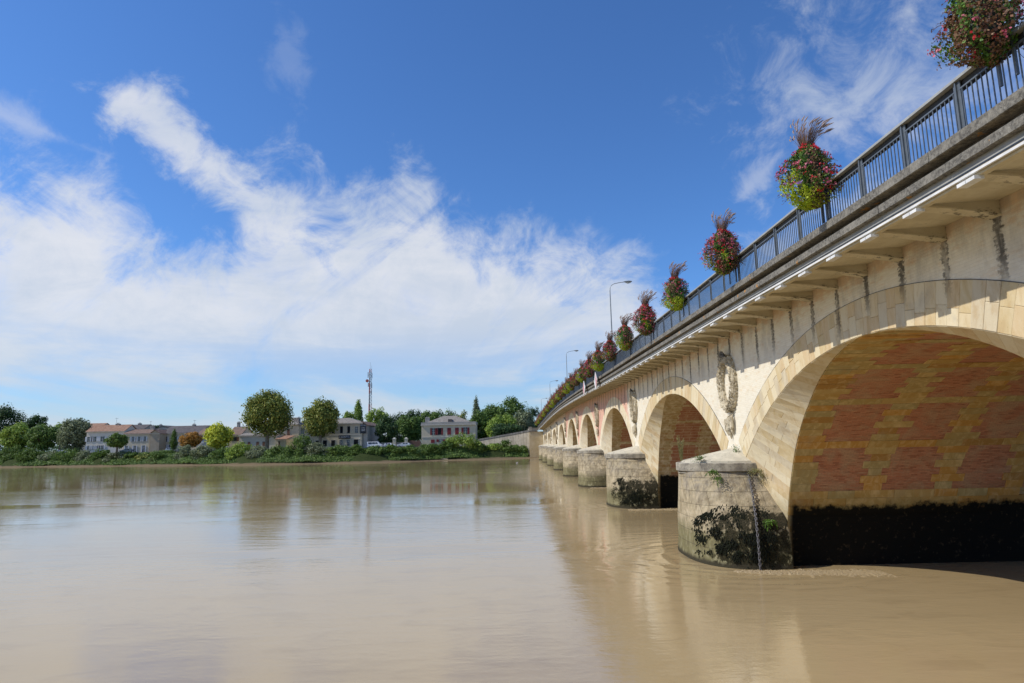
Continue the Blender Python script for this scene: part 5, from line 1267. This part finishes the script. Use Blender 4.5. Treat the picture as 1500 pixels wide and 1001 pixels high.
    for wdef in wins:
        xc, za, zb, ww, st = wdef[:5]; sid = wdef[5] if len(wdef) > 5 else 'f'
        fr = MB(); b_ = 0.12; y_ = y0
        if st == 'door': fr.box(xc - ww / 2 - b_, xc + ww / 2 + b_, y_ - 0.06, y_ - 0.003, za, zb + b_)
        else: fr.box(xc - ww / 2 - b_, xc + ww / 2 + b_, y_ - 0.07, y_ - 0.003, za - b_, zb + b_)
        wo = pt(fr, 'door' if st == 'door' else 'window', 'frame_s')
        p_ = MB(); p_.box(xc - ww / 2, xc + ww / 2, y_ - 0.075, y_ - 0.072, za, zb); pt(p_, 'pane', 'dark' if st in ('open', 'door', 'redopen') else 'pane', wo)
        if st in ('glass', 'white', 'red', 'blue'):
            q_ = MB(); q_.box(xc - 0.04, xc + 0.04, y_ - 0.10, y_ - 0.08, za, zb)
            for zz_ in (za + (zb - za) * 0.33, za + (zb - za) * 0.66): q_.box(xc - ww / 2, xc - 0.045, y_ - 0.10, y_ - 0.08, zz_ - 0.03, zz_ + 0.03); q_.box(xc + 0.045, xc + ww / 2, y_ - 0.10, y_ - 0.08, zz_ - 0.03, zz_ + 0.03)
            pt(q_, 'glazing_bar', 'frame_w', wo)
        if st in ('white', 'red', 'redopen', 'brown'):
            for sg in (-1, 1):
                s_ = MB(); xa, xb = sorted((xc + sg * (ww / 2 + 0.03), xc + sg * (ww / 2 + 0.03 + ww * 0.52))); s_.box(xa, xb, y_ - 0.13, y_ - 0.08, za, zb)
                for k in range(5): zz_ = za + (zb - za) * (k + 0.5) / 5; s_.box(xa + 0.04, xb - 0.04, y_ - 0.145, y_ - 0.131, zz_ - 0.06, zz_ + 0.06)
                pt(s_, 'shutter', {'white': 'sh_white', 'red': 'sh_red', 'redopen': 'sh_red', 'brown': 'sh_brown'}[st], wo)
        if st in ('redshut', 'brownshut', 'whiteshut'):
            for sg in (-1, 1):
                s_ = MB(); xa, xb = sorted((xc + sg * 0.015, xc + sg * ww / 2)); s_.box(xa, xb, y_ - 0.13, y_ - 0.08, za, zb); pt(s_, 'shutter', {'redshut': 'sh_red', 'brownshut': 'sh_brown', 'whiteshut': 'sh_white'}[st], wo)
    return t, pt
def W(pxs, Y, za, zb, w, st): return [(x_, za, zb, w, st) for x_ in pxs]
# terracotta roofed white house (left)
house('long white two storey house with terracotta roof left of the umbrella tree', -162.74, -148.42, 252, 261, ST, 12.60, 'gable_x', 14.96, 'white', 'r_terra',
      W([-161.57, -159.61, -156.49], 252, 8.78, 10.58, 1.5, 'white') + W([-161.44, -159.88, -158.31, -156.49], 252, 5.82, 7.23, 1.3, 'white'),
      chim=[(-153.68, 15.51, 1.5)])
house('white house with pale terracotta roof behind the grey green tree', -186.41, -178.16, 285, 293, ST, 15.44, 'gable_x', 17.08, 'white', 'r_terra')
house('small cream two storey house with white shutters left of the bare ochre gable', -147.11, -137.43, 250, 262, ST, 11.37, 'gable_x', 12.97, 'cream', 'r_brown',
      W([-143.75, -141.43, -139.24], 250, 8.43, 10.22, 0.9, 'white') + W([-145.95, -142.85, -139.49], 250, 4.35, 6.90, 0.9, 'white'))
house('ochre gabled house end between the small cream house and the dark roofed house', -136.75, -133.28, 249, 262, ST, 11.34, 'gable_y', 12.62, 'ochre', 'r_brown', chim=[(-139.65, 14.40, 1.3)])
house('grey gabled house rising behind the small cream house', -165.51, -157.93, 282, 292, ST, 14.09, 'gable_x', 16.03, 'grey', 'r_slate', chim=[(-162.51, 16.72, 1.2)])
house('tall grey stone gable left of the long slate roof', -153.48, -147.61, 284, 294, ST, 14.20, 'gable_y', 15.37, 'grey', 'r_slate', chim=[(-154.39, 16.02, 1.0)])
house('cream house with white shutters under the long dark slate roof', -135.17, -120.74, 254, 270, ST, 11.44, 'gable_x', 14.20, 'cream', 'r_slate',
      W([-133.33, -129.66], 254, 8.12, 10.07, 1.0, 'white') + W([-133.72, -131.49], 254, 4.62, 6.95, 1.1, 'white'), chim=[(-126.70, 14.85, 1.1)])
house('white house with brown tiled roof between rusty and yellow green trees', -119.61, -115.74, 250, 262, ST, 10.48, 'gable_x', 12.72, 'white', 'r_brown', W([-117.29], 250, 7.15, 9.45, 1.0, 'whiteshut'))
house('house with steep brown roof and chimney left of the long white low house', -103.43, -98.97, 240, 252, ST, 10.02, 'gable_x', 12.92, 'cream', 'r_brown',
      W([-101.07], 240, 7.69, 9.16, 1.5, 'brown'), chim=[(-102.33, 14.67, 0.9)])
house('long white low house with brown shutters behind the tallest plane tree', -98.10, -85.00, 237, 247, ST, 9.46, 'gable_x', 10.42, 'white', 'r_grey',
      W([-96.75, -94.55, -91.49, -89.29], 237, 5.70, 7.28, 0.95, 'brownshut'))
house('small cream annex with pinkish sloping roof left of the hotel', -83.81, -80.31, 234, 242, ST, 7.88, 'shed', 9.22, 'cream', 'r_terra', W([-82.72], 234, 5.62, 7.29, 0.5, 'brownshut'))
house('pale stone house with brown shutter adjoining the left end of the hotel', -88.23, -79.85, 246, 258, ST, 13.53, 'hip', 16.31, 'cream', 'r_grey', W([-83.66], 246, 9.23, 11.75, 1.0, 'brownshut') , chim=[(-81.80, 16.25, 1.0)])
# the hotel
hx0, hx1, hy = -74.22, -52.47, 229.0
za_, zb_ = 9.54, 11.66; zc_, zd_ = 5.57, 7.20
ht, hpt = house('cream stone two storey hotel with dark sign boards behind the smaller plane tree', hx0, hx1, hy, hy + 16, ST, 12.96, 'hip', 15.09, 'cream', 'r_grey',
      W([-73.03], 229, za_, zb_, 1.1, 'blue') + W([-70.32, -65.24, -62.28], 229, za_, zb_, 0.95, 'open') + W([-59.45, -56.96], 229, za_, zb_ + 0.2, 0.95, 'open') + W([-54.25], 229, za_, zb_, 0.95, 'glass')
      + W([-67.72, -65.12, -62.28], 229, zc_ - 0.4, zd_, 1.3, 'open') + W([-59.56, -57.08], 229, zc_ - 0.4, zd_, 1.0, 'glass') + W([-54.36], 229, ST, zd_ + 0.1, 1.5, 'door'),
      name='hotel', ridge=(-62.74, -58.59), over=0.45, chim=[(-74.49, 14.55, 1.0)])
mb = MB(); mb.box(hx0, hx1, hy - 0.10, hy - 0.004, 8.93 - 0.1, 8.93 + 0.1); mb.box(hx0 - 0.05, hx1 + 0.05, hy - 0.22, hy - 0.004, 12.41, 12.41 + 0.3); hpt(mb, 'string_course', 'frame_s')
mb = MB(); mb.box(hx1 + 0.02, -50.79, hy + 1.5, hy + 22, ST - 0.5, 11.97); hpt(mb, 'side_wing', 'w_grey')
mb = MB(); zz0 = 11.97; mb.hexa([(hx1 - 0.5, hy + 1.0, zz0), (-50.79 + 0.4, hy + 1.0, zz0), (-50.79 + 0.4, hy + 22.4, zz0), (hx1 - 0.5, hy + 22.4, zz0), (hx1 - 0.5, hy + 1.0, zz0 + 1.7), (-50.79 + 0.4, hy + 1.0, zz0 + 0.2), (-50.79 + 0.4, hy + 22.4, zz0 + 0.2), (hx1 - 0.5, hy + 22.4, zz0 + 1.7)]); hpt(mb, 'wing_roof', 'r_brown')
for k in range(8):
    mb = MB(); xx = hx1 + 0.4 + k * (-50.79 - hx1 - 0.4) / 8; mb.box(xx, xx + 0.12, hy + 1.42, hy + 1.5, ST, zz0 - 0.1); hpt(mb, 'downpipe', 'w_white')
def text_on(t, body, x, y, z, size, name='lettering'):
    cu_ = bpy.data.curves.new(name, 'FONT'); cu_.body = body; cu_.size = size; cu_.extrude = 0.01; cu_.align_x = 'CENTER'; cu_.align_y = 'CENTER'
    tmp = bpy.data.objects.new('tmp', cu_); C.objects.link(tmp); dg = bpy.context.evaluated_depsgraph_get(); me = bpy.data.meshes.new_from_object(tmp.evaluated_get(dg)); bpy.data.objects.remove(tmp)
    me.materials.clear(); me.materials.append(M['letter']); o = bpy.data.objects.new(name, me); C.objects.link(o); o.parent = t; o.location = Vector((x, y, z)) - Vector(t.location); o.rotation_euler = (PI / 2, 0, 0); return o
sg = empty('name_board', (-58.33, 228.84, 8.23), 0, 'dark horizontal name board over the ground floor windows of the hotel', 'sign')
mb = MB(); w2, h2 = 17 * 229 / 958 / 2, 5.0 * 229 / 958 / 2; mb.box(-w2, w2, -0.04, 0.04, -h2, h2); mb.obj('board', M['navy'], sg)
text_on(sg, "L'ABRITEL", sg.location.x, 228.79, sg.location.z, 0.86)
sg = empty('sign_board', (-51.89, 228.70, 10.87), 0, 'tall dark sign board with lines of pale text at the hotel corner', 'sign')
mb = MB(); w2, h2 = 8.6 * 229 / 958 / 2, 13 * 229 / 958 / 2; mb.box(-w2, w2, -0.05, 0.05, -h2, h2); mb.obj('board', M['navy'], sg)
for j, (tx, dz_, sz) in enumerate((('HOTEL', 1.15, 0.62), ('CUISINE', 0.42, 0.40), ('FERMEE', -0.13, 0.44), ('MARDI', -0.62, 0.44))): text_on(sg, tx, sg.location.x, 228.64, sg.location.z + dz_, sz)
lt = empty('wall_lamp', (-53.14, 228.75, 7.49), 0, 'small white globe lamp beside the hotel door', 'lamp')
mb = MB(); mb.tube([(0, 0, -0.2), (0, 0, -0.1), (0, 0, 0.1), (0, 0, 0.2)], [0.05, 0.2, 0.2, 0.05], 8); mb.obj('globe', M['white'], lt); mb = MB(); mb.box(-0.03, 0.03, 0.0, 0.25, -0.28, -0.2); mb.obj('arm', M['steel'], lt)
# red shuttered house
ry = 233.0; rx0, rx1 = -32.24, -13.25
u0, u1 = 8.33, 10.72
rt_, rpt = house('cream stone house with red shutters and low hipped roof beside the ramp wall', rx0, rx1, ry, ry + 13, ST, 12.03, 'hip', 15.20, 'cream', 'r_grey',
      W([-28.03], 233, u0, u1, 1.05, 'red') + W([-25.87], 233, u0, u1, 1.15, 'redopen') + W([-22.50], 233, u0, u1, 1.3, 'redshut') + W([-19.74], 233, u0, u1, 1.3, 'redshut') + W([-16.74], 233, u0, u1, 1.35, 'red')
      + W([-28.27], 233, 5.58, 6.76, 1.35, 'redshut') + W([-25.39], 233, 5.87, 6.78, 1.5, 'red') + W([-22.50], 233, 6.41, 6.88, 1.2, 'redshut'),
      ridge=(-25.16, -20.70), over=0.1, chim=[(-30.98, 14.74, 1.6)])
mb = MB(); ztp = 12.03; mb.box(rx0 - 0.15, rx1 + 0.15, ry - 0.2, ry + 0.2, ztp - 0.1, ztp + 0.75); mb.box(rx1 - 0.2, rx1 + 0.15, ry + 0.2, ry + 13, ztp - 0.1, ztp + 0.75); rpt(mb, 'parapet', 'w_grey')
mb = MB(); mb.box(rx0 - 0.3, rx1 + 0.3, ry - 0.4, ry - 0.003, ztp - 0.38, ztp - 0.12); mb.box(rx0 - 0.05, rx1 + 0.05, ry - 0.12, ry - 0.003, 7.54 - 0.12, 7.54 + 0.12); rpt(mb, 'cornice', 'frame_s')
mb = MB(); mb.box(-22.33 - 0.7, -22.33 + 0.7, ry + 1.6, ry + 3.2, ztp + 0.7, ztp + 1.8); rpt(mb, 'dormer', 'r_slate')
# gate pillars and garden wall
for i, (x_, lab) in enumerate(((-41.49, 'stone gate pillar between the two right white cars'), (-37.32, 'stone gate pillar right behind the right white car'), (-49.24, 'stone gate pillar behind the white van'))):
    t = empty('gate_pillar', (x_, 231, ST), 0, lab, 'pillar', 'stone gate pillars'); mb = MB(); mb.box(-0.5, 0.5, -0.5, 0.5, -0.2, 2.7 if i < 2 else 1.6); mb.obj('shaft', M['w_cream'], t); mb = MB(); mb.box(-0.62, 0.62, -0.62, 0.62, 2.7 if i < 2 else 1.6, 2.95 if i < 2 else 1.85); mb.add([(-0.5, -0.5, 2.95), (0.5, -0.5, 2.95), (0.5, 0.5, 2.95), (-0.5, 0.5, 2.95), (0, 0, 3.35)], [(0, 1, 4), (1, 2, 4), (2, 3, 4), (3, 0, 4)]) if i < 2 else None; mb.obj('cap', M['frame_s'], t)
t = empty('garden_wall', (-41.07, 232, ST), 0, 'low dark garden wall between the hotel and the red shuttered house', 'wall'); mb = MB(); a_ = -48.49 - t.location.x; b_ = -32.22 - t.location.x; mb.box(a_, b_, 0, 0.35, -0.3, 1.5); mb.obj('wall_body', M['w_grey'], t); mb = MB(); mb.box(a_, b_, -0.06, 0.41, 1.5, 1.62); mb.obj('coping', M['dark_coping'], t)
t = empty('dark_gate', (-34.30, 231.2, ST), 0, 'dark wooden gate at the left corner of the red shuttered house', 'gate')
for k in range(9): mb = MB(); xx = -2.0 + k * 0.45; mb.box(xx, xx + 0.40, -0.05, 0.05, 0, 2.1 + 0.1 * math.sin(k)); mb.obj('gate_board', M['sh_brown'], t)
# stone slipway
t = empty('slipway', (-22.43, 214, 0), 0, 'pale stone slipway block jutting from the bank below the house', 'slipway'); mb = MB(); mb.hexa([(-1.1, 0.2, -0.5), (1.3, 0.2, -0.5), (1.3, 6, -0.5), (-1.1, 6, -0.5), (-1.1, 0.2, 0.7), (1.3, 0.2, 0.15), (1.3, 6, 1.7), (-1.1, 6, 2.7)]); mb.obj('block', M['abut'], t)

# ------------------------------------------------------------------ radio mast
M['mast_red'] = simple('mast_red_paint', (0.42, 0.10, 0.08), (0.48, 0.13, 0.10), 2, 0.6, 0); M['mast_grey'] = simple('mast_grey', (0.35, 0.36, 0.38), (0.42, 0.43, 0.45), 2, 0.5, 0)
my = 330.0; mx = -71.70; mt = 43.44; t = empty('radio_mast', (mx, my, ST), 0, 'tall red and white lattice radio mast rising above the trees', 'radio mast')
H = mt - ST; nb_ = 22
for k in range(nb_):
    mb = MB(); z0, z1 = H * k / nb_, H * (k + 1) / nb_; w0, w1 = 1.15 - 0.45 * k / nb_, 1.15 - 0.45 * (k + 1) / nb_
    c0 = [(w0 * math.cos(a), w0 * math.sin(a), z0) for a in (0.3, 2.4, 4.5)]; c1 = [(w1 * math.cos(a), w1 * math.sin(a), z1) for a in (0.3, 2.4, 4.5)]
    for i in range(3): mb.tube([c0[i], c1[i]], 0.10, 5); mb.tube([c0[i], c1[(i + 1) % 3]], 0.055, 4); mb.tube([c1[i], c1[(i + 1) % 3]], 0.055, 4); mb.tube([c0[(i + 1) % 3], c1[i]], 0.055, 4)
    mb.obj('lattice_section', M['mast_red'] if (k // 3) % 2 else M['mast_grey'], t)
for zz_, xx, l in ((H - 3.0, -0.95, 2.8), (H - 3.4, 0.95, 2.6), (H - 8.5, 0.9, 2.4), (H - 8.0, -0.8, 2.0), (H - 12, 0.8, 2.0)): mb = MB(); mb.box(xx - 0.2, xx + 0.2, -0.5, -0.2, zz_ - l / 2, zz_ + l / 2); mb.tube([(xx, -0.3, zz_), (0, 0, zz_)], 0.06, 4); mb.obj('antenna_panel', M['mast_grey'], t)
mb = MB(); mb.tube([(-1.3, -0.9, H - 6.0), (-1.3, -0.5, H - 6.0)], 0.8, 12); mb.tube([(-1.3, -0.5, H - 6), (0, 0, H - 6)], 0.08, 5); mb.obj('dish', M['mast_red'], t)
mb = MB(); mb.tube([(0, 0, H), (0, 0, H + 3.5)], 0.06, 5); mb.tube([(0.7, 0, H), (0.7, 0, H + 1.8)], 0.05, 5); mb.obj('whip_antenna', M['mast_grey'], t)
mb = MB(); mb.box(-0.25, 0.05, -0.25, 0.05, 0, H - 1); mb.obj('cable_tray', M['steel'], t)

# ------------------------------------------------------------------ cars
M['car_white'] = simple('car_white', (0.70, 0.71, 0.72), (0.74, 0.75, 0.76), 1, 0.25, 0, spec=0.5); M['car_blue'] = simple('car_blue_grey', (0.10, 0.15, 0.20), (0.12, 0.17, 0.22), 1, 0.25, 0, spec=0.5); M['car_silver'] = simple('car_silver', (0.40, 0.44, 0.48), (0.45, 0.48, 0.52), 1, 0.25, 0, spec=0.5); M['tyre'] = simple('tyre', (0.02, 0.02, 0.02), (0.03, 0.03, 0.03), 3, 0.9, 0); M['tail'] = simple('tail_light', (0.35, 0.02, 0.02), (0.4, 0.03, 0.03), 3, 0.4, 0)
def car(label, x, y, m, kind, flip=1, ln=None):
    t = empty('parked_car', (x, y, ST), 0, label, 'van' if kind == 'van' else 'car')
    if kind == 'van': L, prof = ln or 4.9, [(-1, 0.3), (-1, 1.2), (-0.98, 1.95), (0.45, 1.98), (0.72, 1.25), (0.98, 1.0), (1, 0.35)]
    else: L, prof = ln or 4.2, [(-1, 0.35), (-1, 0.85), (-0.92, 0.98), (-0.66, 1.42), (0.05, 1.46), (0.45, 0.98), (0.95, 0.80), (1, 0.4)]
    hl = L / 2; mb = MB(); k = len(prof); wd = 0.85
    def yy_(z): return wd if z < 1.05 else wd - 0.22 * (z - 1.0) / 0.9
    mb.v = [(flip * px * hl, -yy_(pz), pz) for px, pz in prof] + [(flip * px * hl, yy_(pz), pz) for px, pz in prof]
    mb.f = [tuple(range(k))[::-1], tuple(range(k, 2 * k))] + [(i, (i + 1) % k, k + (i + 1) % k, k + i) for i in range(k)]; mb.mi = [0] * len(mb.f)
    mb.obj('body', M[m], t)
    wz = (1.22, 1.8) if kind == 'van' else (1.02, 1.38); sp = [(-0.85, -0.35), (-0.30, 0.08), (0.13, 0.50)] if kind == 'van' else [(-0.66, -0.30), (-0.25, 0.18)]
    for a, b in sp:
        q = MB(); yb = -yy_(wz[0]) - 0.012; yt = -yy_(wz[1]) - 0.012; dd = 0.06 if b > 0.1 else 0; q.add([(flip * a * hl, yb, wz[0]), (flip * b * hl, yb, wz[0]), (flip * (b - dd * 2) * hl, yt, wz[1]), (flip * (a + (0.05 if kind != 'van' else 0)) * hl, yt, wz[1])], [(0, 1, 2, 3)]); q.obj('side_window', M['pane'], t)
    for sx_ in (-0.62, 0.64):
        for sy_ in (-1, 1): q = MB(); q.tube([(sx_ * hl * flip, sy_ * 0.86, 0.32), (sx_ * hl * flip, sy_ * 0.66, 0.32)], 0.32, 14); w_ = q.obj('wheel', M['tyre'], t); q2 = MB(); q2.tube([(sx_ * hl * flip, sy_ * 0.872, 0.32), (sx_ * hl * flip, sy_ * 0.861, 0.32)], 0.19, 10); q2.obj('rim', M['mast_grey'], w_)
    q = MB(); q.box(-0.1, 0.06, -0.7, -0.5, 0.65, 0.8); o_ = q.obj('headlight', M['lamp_glass'], t); o_.location = (flip * hl * 0.96, 0, 0)
    q = MB(); q.box(-0.04, 0.04, -0.8, -0.62, 0.75, 0.95); o_ = q.obj('tail_light', M['tail'], t); o_.location = (-flip * hl, 0, 0)
    mr2 = MB(); mr2.box(-0.08, 0.05, -1.02, -0.86, 0.98, 1.1); o_ = mr2.obj('wing_mirror', M[m], t); o_.location = (flip * 0.4 * hl, 0, 0)
    return t
car('white van parked at the right corner of the hotel', -46.19, 221, 'car_white', 'van', 1)
car('white car parked left of the first gate pillar', -41.36, 222, 'car_white', 'car', 1, 3.9)
car('white car parked in front of the second gate pillar', -36.67, 222, 'car_white', 'car', -1, 4.4)
car('white car half hidden below the smaller plane tree', -68.15, 219, 'car_white', 'car', 1, 3.6)
car('blue grey car parked behind the small umbrella tree', -141.86, 243, 'car_blue', 'car', -1, 4.3)
car('silver car parked below the narrow bright green tree', -124.91, 242, 'car_silver', 'car', 1, 3.8)
car('pale car at the foot of the grey green tree', -170.23, 250, 'car_silver', 'car', 1, 4.2)
# television aerials on the left roofs
for i, (x_, y_, z_, lab) in enumerate(((-154.08, 256, 15.78, 'thin aerial on the terracotta roofed house chimney'), (-158.87, 289, 15.66, 'thin aerial above the ochre gabled house'), (-126.57, 262, 14.58, 'thin aerial on the long dark slate roof'))):
    t = empty('roof_aerial', (x_, y_, z_ - 0.6), 0, lab, 'aerial', 'television aerials on the roofs'); mb = MB(); mb.tube([(0, 0, 0), (0, 0, 2.6)], 0.04, 5); mb.obj('mast', M['steel'], t); mb = MB(); [mb.tube([(-0.5 + 0.1 * abs(k), 0.25 * k, 2.4), (0.5 - 0.1 * abs(k), 0.25 * k, 2.4)], 0.025, 4) for k in range(-2, 3)]; mb.tube([(0, -0.6, 2.4), (0, 0.6, 2.4)], 0.025, 4); mb.obj('aerial_rods', M['steel'], t)

# floating gull
t = empty('gull', (0.9, 172, -0.12), 0.4, 'small white gull floating on the river near the far abutment', 'gull')
mb = MB(); rows = []
for px_, r_ in ((-0.30, 0.01), (-0.22, 0.05), (-0.05, 0.11), (0.10, 0.12), (0.20, 0.09), (0.25, 0.05)): rows.append([(px_, r_ * math.cos(a), 0.07 + 0.02 * (px_ < -0.1) + r_ * 0.8 * math.sin(a)) for a in [2 * PI * k / 10 for k in range(10)]])
mb.grid(rows, 0, True); mb.tube([(0.18, 0, 0.10), (0.24, 0, 0.20), (0.26, 0, 0.26)], [0.06, 0.045, 0.045], 8); mb.tube([(0.22, 0, 0.26), (0.27, 0, 0.275), (0.31, 0, 0.26)], [0.03, 0.055, 0.02], 8); mb.obj('body', M['sh_white'], t, smooth=True)
mb = MB(); mb.tube([(0.31, 0, 0.26), (0.37, 0, 0.25)], [0.015, 0.004], 5); mb.obj('beak', M['dryweed'], t)
mb = MB()
for sy in (-1, 1): mb.add([(0.12, sy * 0.10, 0.15), (0.0, sy * 0.13, 0.10), (-0.38, sy * 0.03, 0.14), (-0.1, sy * 0.06, 0.19)], [(0, 1, 2, 3)])
mb.obj('wings', M['mast_grey'], t)
